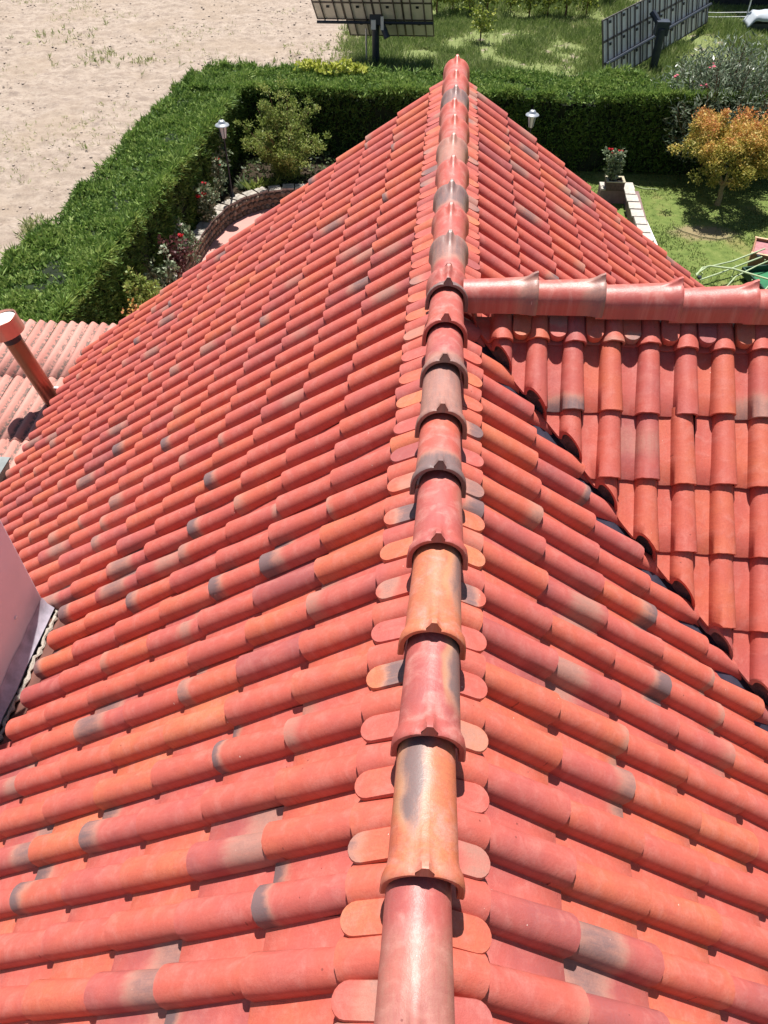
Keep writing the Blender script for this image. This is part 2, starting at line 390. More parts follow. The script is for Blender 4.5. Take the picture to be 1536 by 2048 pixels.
# ================================================================ HOUSE
PHI = 0.631; CF, SF = math.cos(PHI), math.sin(PHI); TF = math.tan(PHI)
PITCH = .21; EXPO = .392; TL = .45
house = tag(empty('house', (0, 2, 0)), 'house under a steep roof of flamed red clay tiles filling most of the photo', 'house')
HO = Vector((0, 2, 0))
APEX = ZR - .113                              # where the two planes of tile crowns would meet
class Slope:
    def __init__(s, O, upv):
        s.up = Vector(upv); s.x = None; s.O = Vector(O)
        hz = Vector((s.up.x, s.up.y, 0)).normalized()
        s.n = Vector((-hz.x * SF, -hz.y * SF, CF)); s.x = s.up.cross(s.n)
        s.base = s.O - s.n * .093             # plane of the tile pans
        s.R = Matrix((s.x, s.up, s.n)).transposed()
LEFT = Slope((0, 0, APEX), (CF, 0, SF)); RIGHT = Slope((0, 0, APEX), (-CF, 0, SF))
WING = Slope((0, 4.0014, APEX), (0, CF, SF)); BACK = Slope((0, 4.0014, APEX), (0, -CF, SF))

def cover_z(x, y, TL=.45):
    """tile surface: flat pan with a slight dish, then the tapered half-round cover; y from the lower end upwards"""
    f = y / TL; hw = .0695 - .0125 * f; hh = .084 - .014 * f; xc = .1405
    d = (x - xc) / hw
    return xc, hw, hh
def tile_arrays(seed, shell=False, TL=.45):
    r = random.Random(seed); ys = [0, .006, TL / 3, TL / 1.5, TL]
    na = 11; V = []; UV = []; cols = 0
    th = .014
    warp = [r.uniform(-.0018, .0018) for _ in range(3)]
    chip = [r.uniform(-.0020, .0020) for _ in range(40)]
    def prof(y, drop=0.0, inset=0.0):
        xc, hw, hh = cover_z(0, y, max(TL, .30)); pts = []
        for x, z in ((-.014, .007), (-.002, .0015), (.034, 0.0), (xc - hw - .006, .001)): pts.append((x, z - drop))
        for k in range(na):
            a = PI * (1 - k / (na - 1)); ca, sa = math.cos(a), math.sin(a)
            rx = hw - inset - drop; rz = hh - inset - drop
            pts.append((xc + rx * ca, .003 + max(0, rz) * (abs(sa) ** .70) * 1.0 - (0 if drop == 0 else 0)))
        return pts
    for i, y in enumerate(ys):
        lift = .018 * (1 - y / TL)
        ins = .004 if i == 0 else 0.0
        for j, (x, z) in enumerate(prof(y, 0, ins)):
            yy = y + (chip[j] if i < 2 else 0) + (.002 if i == 0 else 0)
            V.append((x + warp[0] * y * 3, yy, z + lift + warp[1] * math.sin(y * 9) - (.003 if i == 0 else 0))); UV.append((x, yy))
    n = len(prof(0)); F = []
    for i in range(len(ys) - 1):
        for j in range(n - 1): F.append((i * n + j, i * n + j + 1, (i + 1) * n + j + 1, (i + 1) * n + j))
    # underside: front lip ring, or the whole shell when the tile is going to be cut
    b0 = len(V); uy = ([.004, .07] if not shell else [.004, TL / 3, TL / 1.5, TL])
    for i, y in enumerate(uy):
        lift = .018 * (1 - y / TL)
        for j, (x, z) in enumerate(prof(y, th)):
            V.append((x, y + (chip[j] if i == 0 else 0), z + lift)); UV.append((x, y))
    for j in range(n - 1): F.append((j + 1, j, b0 + j, b0 + j + 1))
    for i in range(len(uy) - 1):
        for j in range(n - 1): F.append((b0 + i * n + j + 1, b0 + i * n + j, b0 + (i + 1) * n + j, b0 + (i + 1) * n + j + 1))
    # right edge of the cover
    if shell:
        m = [1, 2, 3, 4]
        for i in range(3):
            F.append((m[i] * n + n - 1, b0 + i * n + n - 1, b0 + (i + 1) * n + n - 1, m[i + 1] * n + n - 1))
            F.append((m[i] * n, m[i + 1] * n, b0 + (i + 1) * n, b0 + i * n))
        for j in range(n - 1): F.append((4 * n + j, 4 * n + j + 1, b0 + 3 * n + j + 1, b0 + 3 * n + j))
    return V, F, UV
TILE_ARR = [tile_arrays(i) for i in range(6)]
SHORT_ARR = {'L': tile_arrays(51, False, .245), 'R': tile_arrays(52, False, .215), 'W': tile_arrays(53, False, .165)}
SHELL_ARR = tile_arrays(99, True)
SHELL_SHORT = {'L': None, 'R': tile_arrays(98, True, .215), 'W': tile_arrays(97, True, .165)}
def finish_tile(me, mat):
    me.materials.append(mat); me.shade_smooth()
    try: me.set_sharp_from_angle(angle=math.radians(48))
    except Exception: pass
    return me
SHORT_ME = {k: finish_tile(mesh('roof_tile', *A), M['tile']) for k, A in SHORT_ARR.items()}
TILE_ME = [finish_tile(mesh('roof_tile', *A), M['tile']) for A in TILE_ARR]

def tone_of():
    """four numbers per tile: tone, flame place, seed, flame strength"""
    t = min(1, max(0, R.gauss(.46, .16)))
    u = R.random(); seed = R.random()
    if u < .76: return (t, 0, seed, 0)
    if u < .88: return (t, R.uniform(-.08, .05), seed, R.uniform(.25, .55))
    if u < .93: return (t, R.uniform(-.07, .03), seed, R.uniform(.7, 1.0))
    if u < .945: return (t * .6, R.uniform(.2, .9), seed, R.uniform(.2, .5))
    return (t * .15, R.uniform(.2, .9), .98, R.uniform(.25, .7))
class Spot:
    def __init__(s, sl, name, mat4, col, cut=None, short=None): s.sl, s.name, s.M, s.c, s.cut, s.short = sl, name, mat4, col, cut, short
spots = []
def lay(sl, which, along, s_low, sign, cut=None, short=None):
    """one tile: cover crown at coordinate along (world y, or x on the wing), lower end at slope distance s_low"""
    if which == 'L': p = Vector((0, along + .1405, 0))
    elif which == 'R': p = Vector((0, along - .1405, 0))
    elif which == 'W': p = Vector((along - .1405, 0, 0))
    else: p = Vector((along + .1405, 0, 0))
    P = sl.base + p - sl.up * (s_low + R.gauss(0, .006)) + sl.n * R.gauss(0, .0018) + sl.x * R.gauss(0, .0032)
    rot = (Quaternion(sl.n, R.gauss(0, .0095)) @ Quaternion(sl.x, R.gauss(0, .004))).to_matrix()
    m = (rot @ sl.R).to_4x4(); m.translation = P
    spots.append(Spot(sl, which, m, tone_of(), cut, short))
    return spots[-1]
N_ROWS = 15
VAL_R, VAL_W = 4.140, 4.122                   # the two cut lines of the valley, x + y
Y0 = 4.608
def chimney_hit(y, s):                        # the stack stands here: no tiles under it
    return 2.0 < y < 3.06 and 3.30 < s < 4.25
for k in range(-26, 18):
    y = Y0 + k * PITCH
    for r in range(N_ROWS):
        s_low = .30 + r * EXPO
        if 1.95 < y < 3.02 and 3.30 < s_low < 4.5 and (s_low - .40) * CF < 3.25: continue
        cut = None
        lay(LEFT, 'L', y, s_low, 1, cut, 'L' if r == 0 else None)
for k in range(-26, 18):
    y = Y0 + k * PITCH - .02
    for r in range(N_ROWS):
        s_low = .26 + r * EXPO; x_low = s_low * CF; x_up = (s_low - TL) * CF
        e = VAL_R - 4.0
        dlow = x_low - abs(y - 4.0014) ; dup = x_up - abs(y - 4.0014)
        if dup - .175 > e: continue
        near = dlow + .175 > e
        lay(RIGHT, 'R', y, s_low, 1, ('front' if y < 4.0 else 'rear') if near else None, 'R' if r == 0 else None)
for k in range(-18, 14):
    x = .5425 + k * PITCH
    for r in range(9):
        s_low = .213 + r * EXPO; d_low = s_low * CF; d_up = (s_low - TL) * CF
        if x < -.1: continue
        for sl, wh in ((WING, 'W'), (BACK, 'B')):
            e = .165
            if x + .15 - max(d_up, -1) < e and x + .15 < e + max(0, d_up): continue
            if x + .13 < d_up + e: continue
            lay(sl, wh, x, s_low, 1, ('wfront' if wh == 'W' else 'wrear') if x - .17 < d_low + e else None, 'W' if r == 0 else None)

CUTS = {'front': ((0, 0, 0), (1, 1, 0), VAL_R), 'rear': ((0, 0, 0), (1, -1, 0), VAL_R - 2 * 4.0014), 'wfront': None, 'wrear': None}
def cut_mesh(sp):
    bm = bmesh.new(); V, F, UV = SHELL_SHORT[sp.short] if sp.short else SHELL_ARR
    vs_ = [bm.verts.new(sp.M @ Vector(v)) for v in V]; ul = bm.loops.layers.uv.new('UVMap')
    for f in F:
        fc = bm.faces.new([vs_[i] for i in f]); fc.smooth = True
        for lp, i in zip(fc.loops, f): lp[ul].uv = UV[i]
    if sp.cut in ('front', 'wfront'): no = Vector((1, 1, 0)).normalized(); c0 = (VAL_R if sp.cut == 'front' else VAL_W)
    else: no = Vector((1, -1, 0)).normalized(); c0 = (VAL_R if sp.cut == 'rear' else VAL_W) - 2 * 4.0014
    j = R.gauss(0, .006)
    pt = no * (c0 / math.sqrt(2) + j)
    outer = sp.cut in ('front', 'rear')
    g = bmesh.ops.bisect_plane(bm, geom=bm.verts[:] + bm.edges[:] + bm.faces[:], plane_co=pt, plane_no=no, clear_outer=outer, clear_inner=not outer)
    ed = [e for e in g['geom_cut'] if isinstance(e, bmesh.types.BMEdge) and e.is_boundary]
    if ed:
        try: bmesh.ops.triangle_fill(bm, edges=ed, use_beauty=True)
        except Exception: pass
    bm.transform(sp.M.inverted())
    me = bpy.data.meshes.new('roof_tile')
    if len(bm.faces): bm.to_mesh(me)
    n = len(bm.faces); bm.free()
    return me if n else None

def view_area(p):
    d = Vector(p) - CAM; z = d.dot(fw)
    if z < .1: return -1
    x = d.dot(r2) / z * F_PX; y = d.dot(u2) / z * F_PX
    if abs(x) > 800 or abs(y) > 1055: return -1
    return 1 / z
def spot_score(sp):
    p = sp.M @ Vector((.105, .2, .04)); a = view_area(p)
    if a < 0: return -1
    d = (CAM - p).normalized(); return a * a * max(.05, sp.sl.n.dot(d)) * (0 if sp.name == 'B' else 1)
slope_objs = {}
def deck_plane(name, pts):
    V = [Vector(p) - HO for p in pts]; return obj(name, mesh(name, V, [tuple(range(len(V)))]), house, M['deck'])
def on_plane(sl, x, y):
    b_ = sl.base - sl.n * .012; n = sl.n
    return (x, y, b_.z - (n.x * (x - b_.x) + n.y * (y - b_.y)) / n.z)
xe = 5.72 * CF
slope_objs['L'] = deck_plane('roof_slope', [on_plane(LEFT, 0, -1), on_plane(LEFT, 0, 8.2), on_plane(LEFT, -xe, 8.2), on_plane(LEFT, -xe, -1)])
slope_objs['R'] = deck_plane('roof_slope', [on_plane(RIGHT, 0, 8.2), on_plane(RIGHT, 0, -1), on_plane(RIGHT, xe, -1), on_plane(RIGHT, xe, 8.2)])
ye = 9 * EXPO * CF + .12
slope_objs['W'] = deck_plane('roof_slope', [on_plane(WING, .24, 4.0), on_plane(WING, 3.4, 4.0), on_plane(WING, 3.4, 4 - ye), on_plane(WING, ye + .24, 4 - ye)][::-1])
slope_objs['B'] = deck_plane('roof_slope', [on_plane(BACK, .24, 4.0), on_plane(BACK, 3.4, 4.0), on_plane(BACK, 3.4, 4 + ye), on_plane(BACK, ye + .24, 4 + ye)])
order = sorted(spots, key=spot_score, reverse=True)
shown, rest = order[:300], order[300:]
for i, sp in enumerate(shown):
    if sp.cut:
        me = cut_mesh(sp)
        if me is None: continue
        finish_tile(me, M['tile'])
    else: me = SHORT_ME[sp.short] if sp.short else TILE_ME[i % 6]
    t = bpy.data.objects.new('roof_tile', me); link(t, slope_objs[sp.name])
    t.matrix_local = Matrix.Translation(-HO) @ sp.M
    t.color = sp.c
# the smaller, farther tiles: the same geometry joined, each keeping its own colour numbers
Vs, Fs, UVs, Cs, nv = [], [], [], [], 0
for i, sp in enumerate(rest):
    if sp.cut:
        me = cut_mesh(sp)
        if me is None: continue
        V = [tuple(v.co) for v in me.vertices]; F = [tuple(p.vertices) for p in me.polygons]
        UV = [(0, 0)] * len(V); l = me.uv_layers[0].data
        for lp in me.loops: UV[lp.vertex_index] = tuple(l[lp.index].uv)
        bpy.data.meshes.remove(me)
    else: V, F, UV = SHORT_ARR[sp.short] if sp.short else TILE_ARR[i % 6]
    A = np.array(V) @ np.array(sp.M.to_3x3()).T + np.array(sp.M.translation - HO)
    Vs.append(A); UVs.append(np.array(UV)); Fs += [tuple(a + nv for a in f) for f in F]; Cs.append(np.tile(sp.c, (len(V), 1))); nv += len(V)
me = mesh('roof_tile_field', np.concatenate(Vs), Fs, np.concatenate(UVs))
a = me.attributes.new('tile_color', 'FLOAT_COLOR', 'POINT'); a.data.foreach_set('color', np.concatenate(Cs).astype(np.float32).ravel())
finish_tile(me, M['tile_far'])
o = link(bpy.data.objects.new('roof_tile_field', me), house); o['kind'] = 'stuff'

# ---- ridge tiles: tapered half barrels on straight legs, flared lip with a pointed nose
def ridge_arrays(L, seed, r_narrow=.093, r_wide=.106, lip=True):
    r = random.Random(seed)
    ang = [-90, -72, -56, -42, -30, -20, -13, -7.5, -4.5, 0, 4.5, 7.5, 13, 20, 30, 42, 56, 72, 90]
    ys = [0, .006, .022, .036, .06, .085, .12, L * .55, L] if lip else [0, .05, .12, L * .55, L]
    V, UV, F = [], [], []
    for i, y in enumerate(ys):
        f = y / L; rad = r_wide + (r_narrow - r_wide) * min(1, f * 1.05)
        if lip: rad += (.016 if y <= .022 else .014 if y < .04 else .004 if y < .07 else 0) - (.004 if i == 0 else 0)
        lift = .022 * (1 - f); row = []
        for q, dg in enumerate(ang):
            a_ = math.radians(dg); x, z = rad * math.sin(a_), rad * math.cos(a_)
            if lip and y < .125:
                nose = .85 * (1.0 if abs(dg) < 5 else .55 if abs(dg) < 8 else 0) * (1 - y / .125) ** 1.2 * .036
                z += nose; z -= .004 * max(0, 1 - abs(abs(dg) - 14) / 8) * (1 - y / .125)
            row.append((x, z))
        row = [(-rad * 1.0 - .002, -.056)] + row + [(rad * 1.0 + .002, -.056)]
        for q, (x, z) in enumerate(row):
            V.append((x, y + (.014 if i == 0 and abs(x) < rad * .145 and z > 0 else 0), z - .093 + lift)); UV.append((x + .15, y))
    n = len(ang) + 2
    for i in range(len(ys) - 1):
        for j in range(n - 1): F.append((i * n + j + 1, i * n + j, (i + 1) * n + j, (i + 1) * n + j + 1))
    b0 = len(V); th = .017
    for y in (.002, .12):
        f = y / L; rad = r_wide - th + (.012 if lip and y < .05 else 0); lift = .022 * (1 - f)
        row = [(-rad, -.056)] + [(rad * math.sin(math.radians(d)), rad * math.cos(math.radians(d))) for d in ang] + [(rad, -.056)]
        for x, z in row: V.append((x, y, z - .093 + lift)); UV.append((x + .15, y))
    for j in range(n - 1):
        F.append((j, j + 1, b0 + j + 1, b0 + j)); F.append((b0 + j, b0 + j + 1, b0 + n + j + 1, b0 + n + j))
    # feet of the legs
    for i in range(len(ys) - 2): pass
    return V, F, UV
def ridge_mesh(L, seed):
    me = mesh('ridge_tile', *ridge_arrays(L, seed)); me.materials.append(M['ridge']); me.shade_smooth()
    try: me.set_sharp_from_angle(angle=math.radians(55))
    except Exception: pass
    return me
RM = [ridge_mesh(.46, i) for i in range(3)]; RM_SHORT = ridge_mesh(.19, 9); RM_FIRST = ridge_mesh(.42, 4)
def ridge_tile(p, rz, me, col, dz=0):
    t = bpy.data.objects.new('ridge_tile', me); link(t, house)
    t.location = Vector(p) - HO + Vector((R.gauss(0, .003), 0, R.gauss(0, .0025) + dz)); t.rotation_euler = (R.gauss(0, .006), R.gauss(0, .012), rz + R.gauss(0, .008))
    t.color = col; return t
# near run: lips face the viewer.  colours follow the photograph tile by tile (tone, flame place across, seed, strength)
near = [(-.45, (.3, 0, .1, 0)), (-.05, (.25, .5, .2, 0)), (.35, (.10, .5, .31, .25)), (.758, (.95, .42, .69, .95)), (1.181, (.12, .80, .84, .9)), (1.572, (.98, .78, .53, .7)), (1.995, (.22, .9, .45, .25)),
        (2.408, (.45, .08, .62, .85)), (2.797, (.30, .95, .77, .50)), (3.19, (.20, .02, .54, .55)), (3.552, (.30, .5, .33, 0)), (3.919, (.30, .5, .01, .75))]
for y, c in near: ridge_tile((0, y, ZR), 0, RM_SHORT if y > 3.9 else RM[R.randrange(3)], c)
far = [(4.104, (.35, .5, .01, 0)), (4.501, (.2, .3, .02, .6)), (4.899, (.35, .5, .4, 0)), (5.233, (.2, .3, .015, .7)), (5.662, (.4, .5, .5, 0)), (6.072, (.45, .8, .77, .4)), (6.451, (.4, .5, .2, 0)), (6.831, (.35, .4, .2, 0)), (7.157, (.2, .3, .012, .7)), (7.548, (.35, .5, .2, 0)), (7.97, (.4, .5, .2, 0))]
for y, c in far: ridge_tile((0, y, ZR), PI, RM_SHORT if y < 4.2 else RM[R.randrange(3)], c, .002)
o = ridge_tile((0, 8.20, ZR), PI, RM_SHORT, (.4, .5, .2, 0)); bpy.data.objects.remove(o)
for i, x in enumerate((.508, .88, 1.30, 1.72, 2.13, 2.54, 2.95, 3.36)):
    ridge_tile((x, 4.03, ZR), PI / 2, RM_FIRST if i == 0 else RM[i % 3], ((.25, .05, .02, .5), (.35, .05, .013, .55), (.22, .5, .3, 0), (.3, .5, .4, 0), (.4, .5, .4, 0), (.4, .5, .4, 0), (.3, .5, .4, 0), (.3, .5, .4, 0))[i], .003)
# mortar bed under the ridge tiles
def bed(name, p0, p1, half=.04, top=-.10, bot=-.255):
    m = MB(); d = Vector(p1) - Vector(p0); L = d.length; t = d.normalized(); s = Vector((t.y, -t.x, 0)); n = int(L / .06)
    V, F = [], []
    for i in range(n + 1):
        p = Vector(p0) + t * (L * i / n); hw = half + R.uniform(-.012, .008)
        for q, z in ((-hw - .02, bot), (-hw, top - .06), (-hw * .5, top), (hw * .5, top), (hw, top - .06), (hw + .02, bot)): V.append(p + s * q + Vector((0, 0, z)) - HO)
    for i in range(n):
        for j in range(5): F.append((i * 6 + j, i * 6 + j + 1, (i + 1) * 6 + j + 1, (i + 1) * 6 + j))
    F += [tuple(range(6)), tuple(n * 6 + j for j in range(6))[::-1]]
    return m.add(V, F).build(name, M['mortar'], house)
bed('mortar_bed', (0, -.8, ZR), (0, 8.1, ZR)); bed('mortar_bed', (.30, 4.03, ZR), (3.3, 4.03, ZR))

# ---- closing tongues between the covers under the ridge
def tongue_arrays():
    n = 9; W_, L_, T_ = .052, .25, .050; pts = [(-W_, L_), (-W_, W_ * .95)]
    for k in range(1, n): a_ = PI + PI * k / n; pts.append((W_ * math.cos(a_), W_ * .95 + W_ * .95 * math.sin(a_)))
    pts += [(W_, W_ * .95), (W_, L_)]
    N_ = len(pts); V = []; UV = []
    for sc_, z in ((.93, 0), (1.0, -.006), (1.0, -T_), ):
        for x, y in pts: V.append((x * sc_, y if sc_ == 1 else (y - .1) * .965 + .1, z - .004 * (abs(x) / W_) ** 2)); UV.append((x + .1, y))
    F = [tuple(range(N_))]
    for r_ in (0, 1):
        for j in range(N_): F.append((r_ * N_ + j, (r_ + 1) * N_ + j, (r_ + 1) * N_ + (j + 1) % N_, r_ * N_ + (j + 1) % N_))
    return V, F, UV
TG = finish_tile(mesh('closing_tile', *tongue_arrays()), M['tile'])
def tongue(sl, which, along, s_low):
    p = Vector((along, 0, 0)) if which in 'WB' else Vector((0, along, 0))
    P = sl.O + p - sl.up * s_low + sl.n * .004
    tilt = Quaternion(sl.x, math.radians(-9) + R.gauss(0, .02)) @ Quaternion(sl.n, R.gauss(0, .03))
    m = (tilt.to_matrix() @ sl.R).to_4x4(); m.translation = P
    t = bpy.data.objects.new('closing_tile', TG); link(t, house); t.matrix_local = Matrix.Translation(-HO) @ m
    u = R.random(); t.color = (min(1, max(0, R.gauss(.5, .2))), R.uniform(-.1, .5) , R.random(), R.uniform(.3, .8) if u < .38 else 0)
for k in range(-24, 17):
    tongue(LEFT, 'L', Y0 + (k + .5) * PITCH + .002, .298)
    y = Y0 + (k + .5) * PITCH - .02
    if not (3.78 < y < 4.22): tongue(RIGHT, 'R', y, .268)
for k in range(-1, 13): tongue(WING, 'W', .5425 + (k + .5) * PITCH, .19)

# ---- valley gutter, mortar slivers along the cut edge
def valley(sgn):
    V = []; F = []; n = 30; cc = .5 * (VAL_R + VAL_W) - 4.0014
    for i in range(n + 1):
        d = .12 + i * (ye - .1) / n
        for q, dz in ((-.13, .012), (-.045, .012), (0, -.012), (.045, .012), (.13, .012)):
            x = d + cc / 2 + q * .7; y = 4.0014 - sgn * (d - cc / 2 - q * .7)
            V.append(Vector((x, y, APEX - .090 - d * TF - .010 + dz)) - HO)
    for i in range(n):
        for j in range(4): F.append((i * 5 + j, i * 5 + j + 1, (i + 1) * 5 + j + 1, (i + 1) * 5 + j))
    return obj('valley_gutter', mesh('valley_gutter', V, F), house, M['lead'], True)
valley(1); valley(-1)
# dark mortar packed into the open ends of the wing covers along the valley
def packed(sgn):
    V = []; F = []; n = 0; d = .05
    while d < ye:
        x = d + .155; k_ = round((x - .5425) / PITCH); dx = (x - .5425 - k_ * PITCH) / .062
        top = -.012 + (.058 * math.sqrt(max(0, 1 - dx * dx)) if abs(dx) < 1 else 0) + R.uniform(-.003, .003)
        zb = APEX - .108 - d * TF
        V += [Vector((x, 4.0014 - sgn * (d - .0), zb - .05)) - HO, Vector((x + .012, 4.0014 - sgn * (d - .012), zb + top)) - HO]
        d += .012; n += 1
    for i in range(n - 1): F.append((2 * i, 2 * i + 2, 2 * i + 3, 2 * i + 1))
    return obj('valley_mortar', mesh('valley_mortar', V, F), house, M['valley_fill'], True)
M['valley_fill'] = simple('valley_fill', (.13, .085, .085), .9, var=.35, scale=25, bump=.6)
packed(1); packed(-1)

# ---- walls
def wall_mesh():
    m = MB(); x1 = 4.25; zt = APEX - .2 - x1 * TF; top = APEX - .22
    V = [(-x1, -6, 0), (-x1, -6, zt), (0, -6, top), (x1, -6, zt), (x1, -6, 0), (-x1, 8.0, 0), (-x1, 8.0, zt), (0, 8.0, top), (x1, 8.0, zt), (x1, 8.0, 0)]
    m.add([Vector(v) - HO for v in V], [(0, 1, 2, 3, 4), (9, 8, 7, 6, 5), (0, 5, 6, 1), (4, 3, 8, 9)])
    return m.build('wall', M['render_wall'], house)
wall_mesh()
# verge mortar under the last tiles of the gable
for sl, sg in ((LEFT, -1), (RIGHT, 1)):
    m = MB(); pts = []
    for s_ in np.linspace(.15, 5.7, 24):
        p = sl.base + Vector((0, 8.19, 0)) - sl.up * float(s_) - HO; pts.append(p + sl.n * (-.03 + R.uniform(-.01, .01)))
    m.tube(pts, .035, 6); m.build('verge_mortar', M['mortar'], house)

# ---- painted chimney stack
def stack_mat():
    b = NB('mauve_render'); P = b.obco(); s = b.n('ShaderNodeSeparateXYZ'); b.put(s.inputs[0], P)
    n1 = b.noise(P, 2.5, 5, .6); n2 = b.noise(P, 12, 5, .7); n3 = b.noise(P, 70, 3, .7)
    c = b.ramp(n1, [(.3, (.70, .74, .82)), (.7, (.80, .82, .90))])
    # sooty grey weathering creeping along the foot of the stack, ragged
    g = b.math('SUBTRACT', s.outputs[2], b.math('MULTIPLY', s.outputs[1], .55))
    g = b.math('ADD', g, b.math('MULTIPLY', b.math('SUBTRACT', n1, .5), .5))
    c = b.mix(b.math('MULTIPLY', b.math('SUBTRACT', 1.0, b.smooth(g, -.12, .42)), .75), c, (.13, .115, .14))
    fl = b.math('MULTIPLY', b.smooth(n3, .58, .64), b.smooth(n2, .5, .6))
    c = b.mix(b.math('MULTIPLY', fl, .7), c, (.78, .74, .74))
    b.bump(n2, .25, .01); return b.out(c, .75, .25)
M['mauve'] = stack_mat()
CX0, CX1, CY0, CY1 = -3.35, -2.655, 1.9, 3.07
def ch_z(x): return APEX - .076 - abs(x) * TF
m = MB(); zb = ch_z(CX0) - .2; zt = APEX + .35
base = Vector((CX1, CY1, ch_z(CX1)))
V = [Vector(v) - base for v in ((CX0, CY0, zb), (CX1, CY0, zb), (CX1, CY1, zb), (CX0, CY1, zb), (CX0, CY0, zt), (CX1, CY0, zt), (CX1, CY1, zt), (CX0, CY1, zt))]
m.add(V, [(3, 2, 1, 0), (4, 5, 6, 7), (0, 1, 5, 4), (1, 2, 6, 5), (2, 3, 7, 6), (3, 0, 4, 7)])
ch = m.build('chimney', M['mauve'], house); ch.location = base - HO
mod = ch.modifiers.new('bevel', 'BEVEL'); mod.width = .012; mod.segments = 2
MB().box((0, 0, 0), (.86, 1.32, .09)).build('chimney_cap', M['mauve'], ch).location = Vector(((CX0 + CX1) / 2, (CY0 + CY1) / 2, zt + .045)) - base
m = MB().lathe([(.004, 0), (.013, .004), (.013, .010), (.004, .014)], n=10, M=Matrix.Rotation(PI / 2, 3, 'Y'))
m.build('fixing_screw', M['white'], ch).location = (.001, -.30, .34)
# kicked-out flashing at the foot and lime mortar against the tiles
m = MB(); V = []; n = 14
for i in range(n + 1):
    y = -(CY1 - CY0) * i / n
    V += [(.002, y, .16 + R.uniform(-.012, .012)), (.020, y, .10), (.055 + R.uniform(-.006, .006), y, .055)]
F = []
for i in range(n):
    for j in (0, 1): F.append((i * 3 + j, i * 3 + j + 1, (i + 1) * 3 + j + 1, (i + 1) * 3 + j))
m.add(V, F).build('flashing', simple('flashing_paint', (.50, .46, .54), .6, .2, .4, 7), ch, True)
m = MB(); pts = [(.066 + R.uniform(-.012, .012), .03 - 1.15 * i / 46, .020 + R.uniform(-.010, .010)) for i in range(47)]
m.tube(pts, [R.uniform(.008, .022) for _ in pts], 6)
m.build('mortar_bed', simple('lime', (.40, .35, .30), .9, var=.15, scale=20, bump=.6), ch)

# ================================================================ LEAN-TO ROOF and FLUE
lean = tag(empty('porch_roof', (-5.6, 7.6, 0)), 'faded pink lean-to roof with lichen below the left eave beside the flue', 'porch roof')
def porch_mat():
    b = NB('faded_clay'); u = b.n('ShaderNodeUVMap'); u.uv_map = 'UVMap'; oi = b.n('ShaderNodeObjectInfo')
    P = b.pos(); n1 = b.noise(P, 5, 4, .6); n2 = b.noise(P, 24, 5, .7); n3 = b.noise(P, 70, 3)
    c = b.ramp(b.math('ADD', b.math('MULTIPLY', oi.outputs['Random'], .5), b.math('MULTIPLY', n1, .5)), [(.2, (.47, .20, .165)), (.8, (.56, .28, .235))])
    su = b.n('ShaderNodeSeparateXYZ'); b.put(su.inputs[0], u.outputs[0])
    low = b.math('SUBTRACT', 1.0, b.smooth(su.outputs[0], .15, .6))
    lich = b.math('MULTIPLY', b.smooth(n2, .40, .56), b.math('MULTIPLY_ADD', low, .85, .10))
    c = b.mix(lich, c, (.15, .125, .11)); c = b.mix(b.math('MULTIPLY', b.smooth(n3, .6, .7), .4), c, (.60, .38, .33))
    b.bump(n2, .4, .008); return b.out(c, .9, .15)
M['porch'] = porch_mat()
def porch_tile():
    n = 9; V, UV, F = [], [], []
    for y in (0, .6, 1.23):
        lift = .006 * (1 - y / 1.23)
        for k in range(n):
            f = k / (n - 1); x = (f - .5) * .15; z = .052 * (.5 + .5 * math.cos(2 * PI * (f - .5))) ** .8
            V.append((x, y, z + lift)); UV.append((z / .052, y))
    for i in range(2):
        for k in range(n - 1): F.append((i * n + k, i * n + k + 1, (i + 1) * n + k + 1, (i + 1) * n + k))
    b0 = len(V)
    for k in range(n): V.append((V[k][0], .001, V[k][2] - .008)); UV.append(UV[k])
    for k in range(n - 1): F.append((k + 1, k, b0 + k, b0 + k + 1))
    b1 = len(V); t0 = 2 * n
    for k in range(n): V.append((V[t0 + k][0], 1.23, V[t0 + k][2] - .013)); UV.append(UV[t0 + k])
    for k in range(n - 1): F.append((t0 + k, t0 + k + 1, b1 + k + 1, b1 + k))
    me = mesh('roof_tile', V, F, UV); me.materials.append(M['porch']); me.shade_smooth(); return me
PT = porch_tile(); PSL = math.radians(2.5)
for i in range(16):
    for j in range(4):
        x = -4.45 - i * .15; y = 9.0 - (j + 1) * 1.2 + .12
        t = bpy.data.objects.new('roof_tile', PT); link(t, lean)
        t.location = (x + 5.6 + R.gauss(0, .002), y - 7.6 + R.gauss(0, .004), 2.74 - (9.0 - y) * math.tan(PSL) + R.gauss(0, .002)); t.rotation_euler = (PSL + .0, R.gauss(0, .01), R.gauss(0, .006))
m = MB().box((-.0, -.75, 2.555), (2.40, 4.1, .08), Matrix.Rotation(PSL, 3, 'X')); m.build('porch_deck', M['mortar'], lean)
for xx in (-1.1, .9):
    for yy in (-2.3, 1.1): MB().box((xx, yy, 1.275), (.14, .14, 2.55)).build('post', M['render_wall'], lean)
# zinc gutter end at the lower left
g = tag(empty('rain_hopper', (-5.05, 6.05, 2.72)), 'small grey zinc rain hopper beside the lean-to roof under the eave', 'rain hopper')
M['zinc'] = simple('old_zinc', (.20, .22, .22), .55, .4, .25)
MB().box((0, 0, .02), (.30, .34, .13), taper=1.15).build('hopper_box', M['zinc'], g); MB().box((0, 0, .095), (.38, .42, .02)).build('rim', M['zinc'], g)
MB().tube([(0, 0, -.04), (0, .0, -.30), (.12, .1, -.55)], .05, 10).build('downpipe', M['metal_dark'], g)

